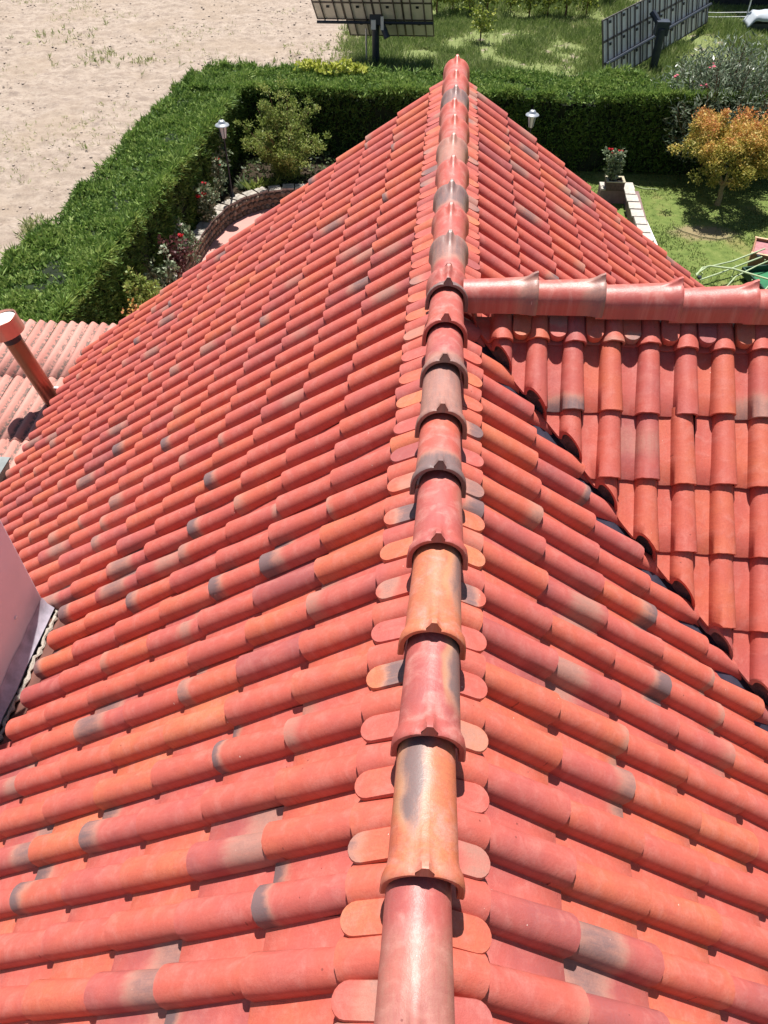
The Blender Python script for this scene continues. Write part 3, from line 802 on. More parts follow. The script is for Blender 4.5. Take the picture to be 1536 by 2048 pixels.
flue = tag(empty('flue_pipe', (-4.83, 7.42, 2.75)), 'red painted metal flue pipe with open white cowl beside the left eave', 'flue pipe')
def copper():
    b = NB('red_flue'); P = b.obco(); n1 = b.noise(P, 5, 4); n2 = b.noise(P, 30, 4, .7)
    s = b.n('ShaderNodeSeparateXYZ'); b.put(s.inputs[0], P)
    c = b.ramp(n1, [(.3, (.33, .095, .06)), (.7, (.42, .15, .10))]); c = b.mix(b.math('MULTIPLY', b.smooth(n2, .55, .75), .55), c, (.12, .09, .05))
    c = b.mix(b.math('MULTIPLY', b.smooth(b.math('ADD', b.math('MULTIPLY', s.outputs[0], -6), b.math('MULTIPLY', n1, .6)), .3, .8), .65), c, (.11, .10, .05))
    return b.out(c, .27, .5, .45)
M['flue'] = copper()
ax = Vector((-.21, -.02, 1)).normalized(); Lf = 1.0; rot = Vector((0, 0, 1)).rotation_difference(ax).to_matrix()
MB().lathe([(.102, -.4), (.102, Lf)], n=20, M=rot).build('pipe', M['flue'], flue, True)
MB().lathe([(.104, Lf - .10), (.108, Lf - .06), (.112, Lf - .02), (.135, Lf), (.135, Lf + .015)], n=20, M=rot, cap=False).build('collar', M['metal_dark'], flue, True)
MB().lathe([(.10, Lf + .0), (.20, Lf + .01), (.20, Lf + .205), (.193, Lf + .21), (.187, Lf + .205), (.187, Lf + .14)], n=28, M=rot, cap=False).build('cowl', simple('cowl_metal', (.50, .24, .19), .3, .5, .12, 5), flue, True)
MB().lathe([(.186, Lf + .140), (.180, Lf + .178), (.02, Lf + .192)], n=24, M=rot).build('cowl_top', M['white'], flue, True)
MB().box((.07, .06, .10), (.06, .03, .12)).build('clip', M['white'], flue)

# ================================================================ PATIO, WALL, BED
def patio_mat():
    b = NB('pink_paving'); P = b.pos(); bt = b.n('ShaderNodeTexBrick'); b.put(bt.inputs['Vector'], P)
    bt.inputs['Scale'].default_value = 3.0; bt.offset = 0; bt.inputs['Brick Width'].default_value = 1.0; bt.inputs['Row Height'].default_value = 1.0; bt.inputs['Mortar Size'].default_value = .012
    bt.inputs['Color1'].default_value = (.46, .235, .205, 1); bt.inputs['Color2'].default_value = (.50, .265, .225, 1); bt.inputs['Mortar'].default_value = (.36, .22, .19, 1)
    n = b.noise(P, 3, 5); c = b.mix(b.math('MULTIPLY', b.smooth(n, .45, .7), .3), bt.outputs[0], (.40, .20, .18))
    return b.out(c, .8, .25)
M['patio'] = patio_mat()
WALLC = [(-5.75, 8.6), (-5.70, 11.0), (-5.66, 13.5), (-5.60, 15.2), (-5.58, 16.3), (-5.50, 17.2), (-5.32, 17.95), (-5.0, 18.5), (-4.55, 18.88), (-4.0, 19.08), (-3.2, 19.15), (-2.0, 19.15), (-.5, 19.15), (1.0, 19.15)]
V = [(x, y, .022) for x, y in WALLC] + [(1.0, 8.0, .022), (-5.75, 8.0, .022)]
o = obj('patio', mesh('patio', V, [tuple(range(len(V)))[::-1]]), None, M['patio']); tag(o, 'pink paved patio inside the curved stone wall', 'patio', kind='structure')
def bed_mat():
    b = NB('bed_soil'); n = b.noise(b.pos(), 6, 5, .7); b.bump(n, .8, .05); return b.out(b.ramp(n, [(.3, (.022, .017, .011)), (.7, (.06, .044, .03))]), .95, .1)
M['bed'] = bed_mat()
outer = [(x - .12, y + (.15 if y > 18 else 0)) for x, y in WALLC]
V = [(x, y, .36) for x, y in outer] + [(1.0, 21.7, .30), (-6.1, 21.7, .30), (-6.1, 8.6, .33)]
o = obj('planting_bed', mesh('planting_bed', V, [tuple(range(len(V)))[::-1]]), None, M['bed']); tag(o, 'raised strip of dark soil between the stone wall and the hedge', 'planting bed', kind='structure')
# curved rubble wall: each stone its own piece, joined to the 300 limit by the size in view
def stone_mat():
    b = NB('rubble_stone'); oi = b.n('ShaderNodeObjectInfo'); P = b.obco(); n = b.noise(P, 18, 5, .7)
    c = b.ramp(oi.outputs['Random'], [(0, (.13, .09, .065)), (.35, (.20, .145, .105)), (.7, (.25, .20, .155)), (1, (.16, .115, .095))])
    c = b.mix(b.math('MULTIPLY', n, .35), c, (.16, .11, .085)); b.bump(n, .6, .02); return b.out(c, .9, .2)
M['stone'] = stone_mat(); M['cap'] = simple('pale_coping', (.30, .27, .235), .9, var=.45, scale=9, bump=.5)
wl = tag(empty('stone_wall', (-5.5, 17, 0)), 'low curved rubble stone wall with pale coping round the pink patio', 'garden wall')
WO = Vector((-5.5, 17, 0))
def along(poly, step):
    out = []; carry = 0
    for (x0, y0), (x1, y1) in zip(poly[:-1], poly[1:]):
        L = math.hypot(x1 - x0, y1 - y0); d = carry
        while d < L:
            f = d / L; out.append((x0 + (x1 - x0) * f, y0 + (y1 - y0) * f, math.atan2(y1 - y0, x1 - x0))); d += step
        carry = d - L
    return out
m = MB(); Vw = []; Fw = []
path = along(WALLC, .1)
for x, y, a_ in path:
    nx, ny = -math.sin(a_), math.cos(a_)
    for q, z in ((.0, 0), (.0, .43), (.20, .43), (.20, 0)): Vw.append(Vector((x + nx * q, y + ny * q, z)) - WO)
for i in range(len(path) - 1):
    for j in range(3): Fw.append((i * 4 + j, (i + 1) * 4 + j, (i + 1) * 4 + j + 1, i * 4 + j + 1))
m.add(Vw, Fw).build('wall_core', simple('joint_mortar', (.20, .15, .12), .95, var=.2), wl)
def stone_shape(seed):
    r = random.Random(seed); V = []; n = 8
    for z, s_ in ((0, 1), (.6, .96), (1, .72)):
        for k in range(n):
            a_ = 2 * PI * k / n; q = (1 + r.uniform(-.16, .16)) * s_; V.append((q * math.cos(a_) * .5, z * .045, q * math.sin(a_) * .5))
    F = [(i * n + k, i * n + (k + 1) % n, (i + 1) * n + (k + 1) % n, (i + 1) * n + k) for i in range(2) for k in range(n)] + [tuple(2 * n + k for k in range(n))]
    me = mesh('stone', V, F); me.materials.append(M['stone']); me.shade_smooth(); return me
STM = [stone_shape(i) for i in range(6)]; cnt = 0
for x, y, a_ in along([p for p in WALLC if 14.5 < p[1] and p[0] < -1.5], .135):
    for row in range(3):
        if cnt >= 300: break
        t = bpy.data.objects.new('stone', STM[R.randrange(6)]); link(t, wl); cnt += 1
        ox = R.uniform(-.02, .02) + (.067 if row % 2 else 0)
        t.location = Vector((x + math.cos(a_) * ox, y + math.sin(a_) * ox, .075 + row * .135 + R.uniform(-.012, .012))) - WO
        t.rotation_euler = (0, R.uniform(-.5, .5) * 0, a_ + PI); t.scale = (R.uniform(.115, .165), 1, R.uniform(.105, .145))
for x, y, a_ in along([p for p in WALLC if 8.0 < p[1] and p[0] < -1.0], .32):
    t = MB().box((0, 0, 0), (.30 * R.uniform(.85, 1.04), .27 * R.uniform(.9, 1.08), .045), Matrix.Rotation(R.uniform(-.06, .06), 3, 'Z')).build('coping_stone', M['cap'], wl)
    t.location = Vector((x - math.sin(a_) * .10, y + math.cos(a_) * .10, .455 + R.uniform(-.006, .006))) - WO; t.rotation_euler = (R.uniform(-.02, .02), R.uniform(-.02, .02), a_)

# ================================================================ LAMP POSTS
M['lamp_glass'] = simple('frosted_glass', (.55, .57, .58), .25, 0, .06, 4, spec=.5)
def lamp_post(loc, label, h):
    root = tag(empty('lamp_post', loc), label, 'lamp post', 'garden lamp posts')
    MB().lathe([(.075, 0), (.075, .03), (.05, .06), (.038, .14), (.03, .2), (.024, .3), (.021, h - .48), (.032, h - .47), (.032, h - .45), (.02, h - .44)], n=12).build('post', M['metal_dark'], root, True)
    MB().lathe([(.05, h - .44), (.06, h - .425), (.10, h - .17)], n=6).build('lantern_glass', M['lamp_glass'], root)
    m = MB()
    for k in range(6):
        a_ = 2 * PI * k / 6; m.tube([(.061 * math.cos(a_), .061 * math.sin(a_), h - .43), (.103 * math.cos(a_), .103 * math.sin(a_), h - .165)], .007, 5)
    m.build('lantern_frame', M['metal_dark'], root)
    MB().lathe([(.155, h - .165), (.165, h - .155), (.150, h - .135), (.095, h - .115), (.085, h - .10), (.082, h - .085), (.055, h - .05), (.018, h - .04)], n=20).build('lamp_shade', M['metal_pale'], root, True)
    MB().lathe([(.012, h - .045), (.016, h - .02), (.007, h), (.004, h + .04)], n=8).build('finial', M['metal_dark'], root, True)
    return root
lamp_post((-5.27, 18.49, .47), 'garden lamp post standing on the stone wall beside the green shrub', 1.83)
lamp_post((1.96, 20.1, .02), 'garden lamp post behind the right roof slope in front of the dark hedge', 2.13)

# ================================================================ SHRUBS AND TREES
def limb(m, p, d, L, r, depth, tips, spread=.55, n=2, upw=.25):
    pts = [p]; q = p.copy(); dd = d.copy()
    for i in range(3):
        dd = (dd + Vector((R.gauss(0, .12), R.gauss(0, .12), R.gauss(0, .08)))).normalized(); q = q + dd * (L / 3); pts.append(q)
    m.tube(pts, [r, r * .88, r * .76, r * .65], 6 if depth else 5)
    if depth == 0: tips.append((q, dd)); return
    for k in range(n + (R.random() < .4)):
        nd = (dd + Vector((R.gauss(0, spread), R.gauss(0, spread), R.gauss(upw, spread * .5)))).normalized()
        limb(m, q, nd, L * R.uniform(.62, .85), r * .62, depth - 1, tips, spread, n, upw)
def cloud_leaves(centres, rad, per, L, W, lo, hi, up_=.35, sq=(1, 1, .8), hgt=None):
    parts = []
    C = np.array(centres); n = len(C) * per; idx = np.repeat(np.arange(len(C)), per)
    v = unit(rng.normal(size=(n, 3))) * (rng.random(n)[:, None] ** .55) * np.array(sq) * (rad * rng.uniform(.6, 1.3, len(C)))[idx][:, None]
    P = C[idx] + v; D = v / (rad + 1e-6) + rng.normal(scale=.6, size=(n, 3)) + np.array([0, 0, up_])
    tint = rng.uniform(lo, hi, n) + rng.normal(scale=.10, size=len(C))[idx]
    if hgt is not None: tint = tint + hgt(P)
    return leaf_quads(P, D, L * rng.uniform(.7, 1.25, n), W * rng.uniform(.75, 1.25, n), np.clip(tint, 0, 1))

# --- copper and yellow tree on the lawn
M['copper_leaf'] = leaf_mat('copper_leaf', [(0, (.22, .24, .05)), (.3, (.44, .38, .085)), (.55, (.62, .42, .12)), (.8, (.63, .29, .105)), (1, (.54, .155, .075))], .55, .3)
t = tag(empty('ornamental_tree', (6.9, 19.95, 0)), 'small round tree with orange and yellow leaves on the lawn before the back hedge', 'tree')
m = MB(); tips = []
m.tube([(0, 0, -.05), (.02, 0, .2), (-.01, .01, .38), (.0, 0, .52)], [.085, .062, .055, .06], 9)
for k in range(6):
    a_ = k * 2 * PI / 6 + R.uniform(-.3, .3); limb(m, Vector((0, 0, .48)), Vector((math.cos(a_) * .8, math.sin(a_) * .8, .85)).normalized(), .55, .036, 2, tips, .45, 2, .18)
m.build('trunk', M['bark_pale'], t, True)
cs = []
for q, d in tips: cs.append(tuple(q)); cs.append(tuple(q + d * .12 + Vector((R.gauss(0, .1), R.gauss(0, .1), R.gauss(0, .08)))))
while len(cs) < 260:
    a_ = R.uniform(0, 2 * PI); c_ = R.uniform(-.55, 1); rr = R.uniform(.62, 1.0)
    x, y, z = math.cos(a_) * math.sqrt(1 - c_ * c_) * 1.30 * rr - .20, math.sin(a_) * math.sqrt(1 - c_ * c_) * 1.15 * rr, 1.34 + c_ * .84 * rr
    if fbm(np.array([x * 1.8 + 9]), np.array([z * 1.8 + y]), 2)[0] > .30: cs.append((x, y, z))
parts = [cloud_leaves(cs, .18, 115, .062, .038, .15, .55, hgt=lambda P: np.clip((P[:, 2] - 1.55) * .50, -.20, .42))]
sp = [(R.uniform(-1.1, 1.1), R.uniform(-.7, .7), R.uniform(1.95, 2.3)) for _ in range(16)]
for p in sp:
    n = 16; P = np.array(p) * [1, 1, 0] * .93 + np.array([0, 0, 1]) * np.linspace(p[2] - .3, p[2] + .1, n)[:, None] + rng.normal(scale=.025, size=(n, 3))
    parts.append(leaf_quads(P, rng.normal(size=(n, 3)) + [0, 0, .7], .07, .04, np.clip(rng.uniform(.6, 1, n), 0, 1)))
V, Q, T = stack_parts(parts); obj('crown', np_mesh('crown', V, Q, T), t, M['copper_leaf'])

# --- olive green shrub behind the patio wall
M['olive_leaf'] = leaf_mat('olive_leaf', [(0, (.08, .13, .025)), (.4, (.19, .26, .05)), (.75, (.31, .37, .10)), (1, (.43, .46, .16))], .5, .35)
t = tag(empty('green_shrub', (-4.15, 19.95, .3)), 'tall loose olive green shrub in the hedge corner behind the patio wall', 'shrub')
m = MB(); cs = []
for k in range(40):
    a_ = R.uniform(0, 2 * PI); out = R.uniform(.15, 1.0); h_ = R.uniform(1.1, 2.35) * (1.05 - .36 * out)
    p1 = Vector((math.cos(a_) * out * 1.15, math.sin(a_) * out * .9, h_)); mid = Vector((p1.x * .38, p1.y * .38, h_ * .55))
    m.tube([(R.gauss(0, .06), R.gauss(0, .06), -.05), mid, p1], [.018, .012, .005], 5)
    for f in np.linspace(.15, 1, 10):
        q = Vector((0, 0, 0)).lerp(mid, f * 2) if f < .5 else mid.lerp(p1, f * 2 - 1); cs.append((q.x + R.gauss(0, .09), q.y + R.gauss(0, .09), q.z + R.gauss(0, .06)))
m.build('stem', M['bark'], t, True)
V, Q, T = cloud_leaves(cs, .14, 70, .058, .032, .15, .95, up_=.7); obj('crown', np_mesh('crown', V, Q, T), t, M['olive_leaf'])

# --- oleander over the hedge on the right
M['oleander_leaf'] = leaf_mat('oleander_leaf', [(0, (.05, .08, .038)), (.4, (.125, .170, .098)), (.75, (.24, .29, .205)), (1, (.39, .43, .33))], .34, .2)
M['petal_pink'] = simple('pink_petal', (.52, .10, .15), .6); M['petal_red'] = simple('red_petal', (.42, .012, .02), .6); M['petal_white'] = simple('white_petal', (.72, .62, .62), .6)
def oleander(loc, label, rx, ry, h, n, hole):
    t = tag(empty('oleander_bush', loc), label, 'bush', 'oleanders behind the back hedge')
    m = MB(); P = []; D = []
    for k in range(n):
        a_ = R.uniform(0, 2 * PI); o_ = math.sqrt(R.random()); z = h * (1 - .45 * o_ * o_) * R.uniform(.45, 1.03)
        tip = Vector((math.cos(a_) * o_ * rx, math.sin(a_) * o_ * ry, z)); b0 = Vector((tip.x * .35, tip.y * .35, 0))
        if k % 4 == 0: m.tube([b0, b0.lerp(tip, .55) + Vector((0, 0, .1)), tip], [.02, .013, .006], 5)
        ax_ = (tip - b0.lerp(tip, .5)).normalized()
        for j in range(13):
            f = .52 + .5 * j / 12; q = b0.lerp(tip, f); P.append(q + Vector((R.gauss(0, .02),) * 3)); dr = Vector((R.gauss(0, 1), R.gauss(0, 1), R.gauss(0, .5)))
            D.append((dr - ax_ * dr.dot(ax_)).normalized() * .8 + ax_ * R.uniform(.3, .9))
    m.build('stem', M['bark'], t)
    nn = len(P); V, Q, T = leaf_quads(np.array(P), np.array(D), rng.uniform(.11, .19, nn), rng.uniform(.030, .045, nn), np.clip(rng.uniform(.1, 1, nn), 0, 1), .12)
    obj('crown', np_mesh('crown', V, Q, T), t, M['oleander_leaf'])
    for k in range(4):
        a_ = R.uniform(PI, 2 * PI); o_ = R.uniform(.4, .95); fl = MB()
        for j in range(6): fl.lathe([(.004, 0), (.032, .018), (.004, .022)], (R.gauss(0, .04), R.gauss(0, .04), R.gauss(0, .03)), 6)
        fl.build('flower', M['petal_pink'], t).location = (math.cos(a_) * o_ * rx, math.sin(a_) * o_ * ry, h * R.uniform(.6, .9))
    return t
oleander((7.15, 22.55, 0), 'grey green oleander bush with pink flowers leaning over the hedge beside the dark solar panel', 2.0, 1.9, 3.05, 2300, 0)
oleander((10.3, 24.6, 0), 'grey green oleander bush at the right end of the back hedge below the white tarpaulin', 1.6, 1.4, 3.0, 1000, 0)
# spray of the first oleander that hangs over the hedge front is part of its crown; a lower neighbour stands in the weeds behind
M['vine_leaf'] = leaf_mat('vine_leaf', [(0, (.08, .12, .022)), (.4, (.19, .25, .04)), (.75, (.32, .36, .06)), (1, (.44, .45, .10))], .5, .35)
t = tag(empty('wild_bush', (12.4, 31.0, 0)), 'yellow green wild bush in the weeds right of the dark solar panel', 'bush')
m = MB(); cs = []
for k in range(16):
    a_ = R.uniform(0, 2 * PI); p1 = Vector((math.cos(a_) * R.uniform(.3, 1.9), math.sin(a_) * R.uniform(.3, 1.5), R.uniform(.7, 1.5))); m.tube([(0, 0, 0), p1 * .5 + Vector((0, 0, .2)), p1], [.02, .014, .006], 5)
    for f in (.4, .6, .8, 1): cs.append(tuple(p1 * f + Vector((R.gauss(0, .15), R.gauss(0, .15), .1))))
m.build('stem', M['bark'], t); V, Q, T = cloud_leaves(cs, .3, 45, .11, .075, .1, .9); obj('crown', np_mesh('crown', V, Q, T), t, M['vine_leaf'])

# --- creeper over the top of the back hedge
t = tag(empty('creeper', (-3.2, 23.1, 1.9)), 'bright yellow green creeper spreading over the top of the back hedge', 'creeper')
cs = [(-.95 + 1.75 * i / 22 + R.gauss(0, .03), R.gauss(0, .09) + .12 * math.sin(i * .5), .17 + R.gauss(0, .04)) for i in range(23)]
MB().tube([(c[0], c[1], c[2] - .08) for c in cs], .008, 5).build('stem', M['bark'], t)
V, Q, T = cloud_leaves(cs, .13, 17, .12, .10, .3, 1.0); obj('foliage', np_mesh('foliage', V, Q, T), t, leaf_mat('creeper_leaf', [(0, (.22, .28, .03)), (.5, (.42, .46, .07)), (1, (.60, .60, .14))], .5, .35))

# --- roses along the wall
M['rose_leaf'] = leaf_mat('rose_leaf', [(0, (.04, .07, .03)), (.4, (.11, .16, .075)), (.75, (.23, .28, .17)), (1, (.36, .40, .28))], .4, .25)
M['dark_leaf'] = leaf_mat('dark_leaf', [(0, (.035, .012, .014)), (.5, (.085, .025, .03)), (1, (.16, .06, .06))], .5, .2)
def bloom(m, c, r):
    for k in range(9):
        a_ = k * 2.4; rr = r * (.25 + .75 * (k / 8)); Mt = Matrix.Rotation(a_, 3, 'Z') @ Matrix.Rotation(.4 + .7 * k / 8, 3, 'X')
        m.add([Vector(c) + Mt @ Vector(v) for v in ((-.35 * rr, 0, 0), (.35 * rr, 0, 0), (.5 * rr, .1 * rr, .7 * rr), (0, .15 * rr, rr), (-.5 * rr, .1 * rr, .7 * rr))], [(0, 1, 2, 3, 4)])
def rose(loc, label, h, wdt, petal, nb, leaf='rose_leaf', group='rose bushes along the stone wall', name='rose_bush', dens=18):
    t = tag(empty(name, loc), label, 'rose bush', group); m = MB(); cs = []; tops = []
    for k in range(7):
        p1 = Vector((R.gauss(0, wdt * .45), R.gauss(0, wdt * .45), h * R.uniform(.65, 1.05))); m.tube([(R.gauss(0, .02), R.gauss(0, .02), 0), p1 * .5 + Vector((0, 0, .05)), p1], [.012, .009, .004], 5); tops.append(p1)
        for f in np.linspace(.3, 1, 8): cs.append(tuple(p1 * float(f) + Vector((R.gauss(0, .06), R.gauss(0, .06), R.gauss(0, .04)))))
    m.build('stem', M['bark'], t)
    V, Q, T = cloud_leaves(cs, .10, dens, .075, .055, .25, 1.0); obj('foliage', np_mesh('foliage', V, Q, T), t, M[leaf])
    for k in range(nb):
        fm = MB(); bloom(fm, (0, 0, 0), .10); fm.build('flower', M[petal], t).location = tops[k % 7] + Vector((R.gauss(0, .05), R.gauss(0, .05), .02))
    return t
rose((-5.62, 18.55, .33), 'rose bush with one deep red bloom just left of the lamp post on the wall', 1.05, .26, 'petal_red', 2)
rose((-5.62, 17.15, .33), 'full rose bush with dark red and pale blooms outside the bend of the stone wall', 1.0, .40, 'petal_red', 3, dens=20)
rose((-5.55, 15.4, .36), 'rose bush with a white bloom beside the straight part of the stone wall', 0.7, .30, 'petal_white', 1, dens=15)
rose((-5.58, 14.55, .36), 'dark maroon leaved rose bush growing out of the bed above the roof edge', 1.0, .30, 'petal_red', 1, 'dark_leaf', dens=8)
rose((-5.58, 13.8, .36), 'sparse grey green rose bush between the maroon one and the pale sapling', 0.85, .36, 'petal_white', 1, dens=15)
rose((-5.75, 19.2, .33), 'tall thin rose bush without blooms standing against the hedge behind the lamp post', 1.25, .18, 'petal_red', 0)
t = rose((-5.62, 12.75, .36), 'pale yellow green sapling just above the roof edge near the lean-to roof', 1.15, .24, 'petal_white', 0, 'olive_leaf', None, 'sapling', 22); t['category'] = 'sapling'
t = rose((-5.66, 12.15, .36), 'small rusty tipped sapling nearest to the lean-to roof', 0.95, .16, 'petal_white', 0, 'copper_leaf', None, 'sapling', 5); t['category'] = 'sapling'
def lily(loc, label, n, L, lf):
    t = tag(empty('leafy_plant', loc), label, 'plant', 'low plants in the bed'); P = rng.normal(scale=.06, size=(n, 3)) * [1, 1, 0]
    a_ = rng.uniform(0, 2 * PI, n); D = np.stack([np.cos(a_) * .8, np.sin(a_) * .8, rng.uniform(.5, 1.4, n)], 1)
    V, Q, T = leaf_quads(P, D, L * rng.uniform(.7, 1.2, n), L * .22, rng.uniform(.2, 1, n), .2); obj('foliage', np_mesh('foliage', V, Q, T), t, M[lf]); return t
lily((-4.85, 19.15, .33), 'strap leaved plant on the bed right behind the stone wall', 34, .40, 'olive_leaf')
lily((-4.45, 19.45, .33), 'low broad leaved plant at the foot of the olive green shrub', 40, .30, 'olive_leaf')
lily((-5.15, 19.25, .33), 'grey leaved plant between the lamp post and the shrub', 30, .34, 'rose_leaf')

M['cover_leaf'] = leaf_mat('cover_leaf', [(0, (.02, .035, .012)), (.5, (.055, .085, .025)), (1, (.14, .17, .06))], .55, .2)
n = 9000; X = rng.uniform(-6.0, .6, n); Y = rng.uniform(9, 21.6, n); keep = ((Y > 19.25) | (X < -5.72)) & (fbm(X * 1.6, Y * 1.6, 3) > .30); X, Y = X[keep], Y[keep]
P = np.stack([X, Y, .33 + rng.random(len(X)) * .16], 1); V, Q, T = leaf_quads(P, rng.normal(size=(len(X), 3)) * [1, 1, .5] + [0, 0, .5], rng.uniform(.07, .15, len(X)), .06, rng.random(len(X)))
o = obj('ground_cover', np_mesh('ground_cover', V, Q, T), None, M['cover_leaf']); tag(o, 'low dark green ground cover in the planting bed', 'ground cover', kind='stuff')

# ================================================================ RIGHT GARDEN
pl = tag(empty('planter_box', (4.22, 19.95, .36)), 'square dark brick planter box standing on the end of the white low wall', 'planter box')
MB().box((0, -.16, .105), (.44, .05, .21)).box((0, .16, .105), (.44, .05, .21)).box((-.195, 0, .105), (.05, .27, .21)).box((.195, 0, .105), (.05, .27, .21)).build('side', simple('dark_clay', (.10, .065, .055), .9, var=.35, scale=25, bump=.4), pl)
MB().box((0, -.16, .215), (.47, .06, .018)).box((0, .16, .215), (.47, .06, .018)).box((-.205, 0, .215), (.06, .26, .018)).box((.205, 0, .215), (.06, .26, .018)).build('rim', simple('pale_rim', (.42, .38, .27), .9), pl)
MB().box((0, 0, .075), (.34, .27, .14)).build('soil', M['bed'], pl)
rose((4.15, 20.0, .50), 'potted rose with pale leaves and orange blooms growing in the planter box', .78, .22, 'petal_red', 3, 'rose_leaf', None, 'potted_rose', 20)
lw = tag(empty('low_wall', (4.4, 19.0, 0)), 'low white topped garden wall running back along the lawn from the planter box', 'garden wall')
M['white_stone'] = simple('whitewashed_stone', (.44, .405, .36), .9, var=.18, scale=12, bump=.6)
MB().box((-.08, 1.02, .17), (.86, .40, .34)).box((.20, -2.0, .17), (.30, 5.7, .34), Matrix.Rotation(-.03, 3, 'Z')).build('wall_core', simple('mauve_block', (.22, .145, .14), .9, var=.2), lw)
for i in range(14):
    y = .75 - i * .41; t = MB().box((0, 0, 0), (.28 * R.uniform(.88, 1.05), .385 * R.uniform(.85, 1.0), .04)).build('coping_stone', M['white_stone'], lw); t.location = (.19 + .015 * i * .41 + (R.uniform(-.01, .01)), y, .362 + R.uniform(-.004, .004)); t.rotation_euler = (R.uniform(-.015, .015), R.uniform(-.015, .015), -.03 + R.uniform(-.03, .03))
for i in range(3):
    t = MB().box((0, 0, 0), (.27, .42, .04)).build('coping_stone', M['white_stone'], lw); t.location = (-.37 + i * .285, 1.02 if i < 2 else 1.04, .364)
pp = tag(empty('white_pipe', (4.72, 19.8, .30)), 'white plastic pipe lying along the outer edge of the low white wall', 'pipe')
MB().tube([(0, 0, 0), (.05, -1.2, 0), (.13, -3.2, .01), (.2, -5.5, 0)], .026, 10).build('tube', M['white'], pp, True)
hs = MB(); pts = [(4.75 + .62 * i / 12 * 1.25, 20.95 - .30 * i / 12 + .05 * math.sin(i * .7), .035) for i in range(13)]
o = hs.tube(pts, .012, 6).build('garden_hose', simple('pale_hose', (.36, .42, .22), .5)); tag(o, 'thin pale garden hose lying on the lawn beside the planter box', 'hose')
pts = [(5.55, 18.62, .03), (5.75, 18.35, .03), (6.1, 18.1, .035), (6.5, 18.0, .03), (6.85, 18.15, .03), (7.0, 18.5, .03)]
o = MB().tube(pts, .010, 6).build('garden_hose', simple('dark_hose', (.10, .105, .05), .5)); tag(o, 'dark garden hose curving across the dry brown patch of lawn', 'hose')

# folded tubular frame, green tray and pink tub on the lawn
M['green_tube'] = simple('pale_green_tube', (.42, .50, .30), .4, .1, .12); M['green_paint'] = simple('green_tray', (.03, .16, .07), .45, 0, .3, 3)
fr = tag(empty('tube_frame', (5.9, 16.0, 0)), 'dismantled frame of pale green metal tubes lying across the lawn by the green tray', 'tube frame')
FO = Vector((5.9, 16.0, 0))
for pts, r_ in (([(5.45, 15.75, .32), (5.72, 16.0, .36), (6.35, 16.35, .34), (7.2, 16.95, .36)], .018), ([(5.5, 15.55, .30), (5.95, 15.85, .30), (6.6, 16.3, .32), (7.05, 16.6, .34)], .018), ([(5.85, 15.1, .25), (6.3, 15.75, .30), (6.8, 16.15, .34), (7.6, 16.7, .40)], .016),
                ([(5.45, 15.7, .31), (5.62, 15.97, .36), (5.8, 16.03, .38), (6.25, 15.9, .40), (6.9, 15.45, .42), (7.6, 14.9, .42)], .020), ([(6.5, 14.8, .35), (6.85, 15.25, .42), (7.5, 15.75, .45)], .016)):
    MB().tube([Vector(p) - FO for p in pts], r_, 8).build('tube', M['green_tube'], fr, True)
for p in ((5.50, 15.62, .32), (6.98, 16.62, .34)): MB().box(Vector(p) - FO, (.07, .09, .05)).build('end_cap', M['metal_dark'], fr)
for p in ((5.6, 15.8), (6.4, 16.2), (6.6, 15.6), (6.2, 15.7), (7.1, 16.5)): MB().tube([Vector((p[0], p[1], .0)) - FO, Vector((p[0], p[1], .33)) - FO], .014, 6).build('leg', M['green_tube'], fr)
tr = tag(empty('green_tray', (7.25, 15.75, 0), .25), 'green rectangular tray with a dark rim under the pale green tubes', 'tray')
MB().box((0, 0, .14), (1.05, 1.25, .02)).build('tray_floor', M['green_paint'], tr)
for c, d in (((0, -.62, .2), (1.1, .035, .16)), ((0, .62, .2), (1.1, .035, .16)), ((-.535, 0, .2), (.035, 1.2, .16)), ((.535, 0, .2), (.035, 1.2, .16))): MB().box(c, d).build('tray_side', simple('tray_rim', (.02, .05, .035), .5), tr)
for sx in (-.45, .45):
    for sy in (-.5, .5): MB().tube([(sx, sy, 0), (sx, sy, .13)], .02, 6).build('leg', M['metal_dark'], tr)
cr = tag(empty('wooden_crate', (7.55, 17.0, 0), -.35), 'shallow wooden crate with a faded pink lining behind the green tray', 'crate')
M['wood'] = simple('weathered_wood', (.30, .16, .09), .85, var=.3, scale=12, bump=.4)
for c, d in (((0, -.4, .17), (1.1, .03, .30)), ((0, .4, .17), (1.1, .03, .30)), ((-.54, 0, .17), (.03, .77, .30)), ((.54, 0, .17), (.03, .77, .30))): MB().box(c, d).build('side', M['wood'], cr)
for c, d in (((0, -.40, .328), (1.14, .06, .014)), ((0, .40, .328), (1.14, .06, .014))): MB().box(c, d).build('rim', simple('pale_wood', (.55, .38, .24), .8), cr)
MB().box((0, 0, .16), (1.04, .76, .2)).build('lining', simple('pink_lining', (.36, .16, .17), .8, var=.25, scale=8), cr)

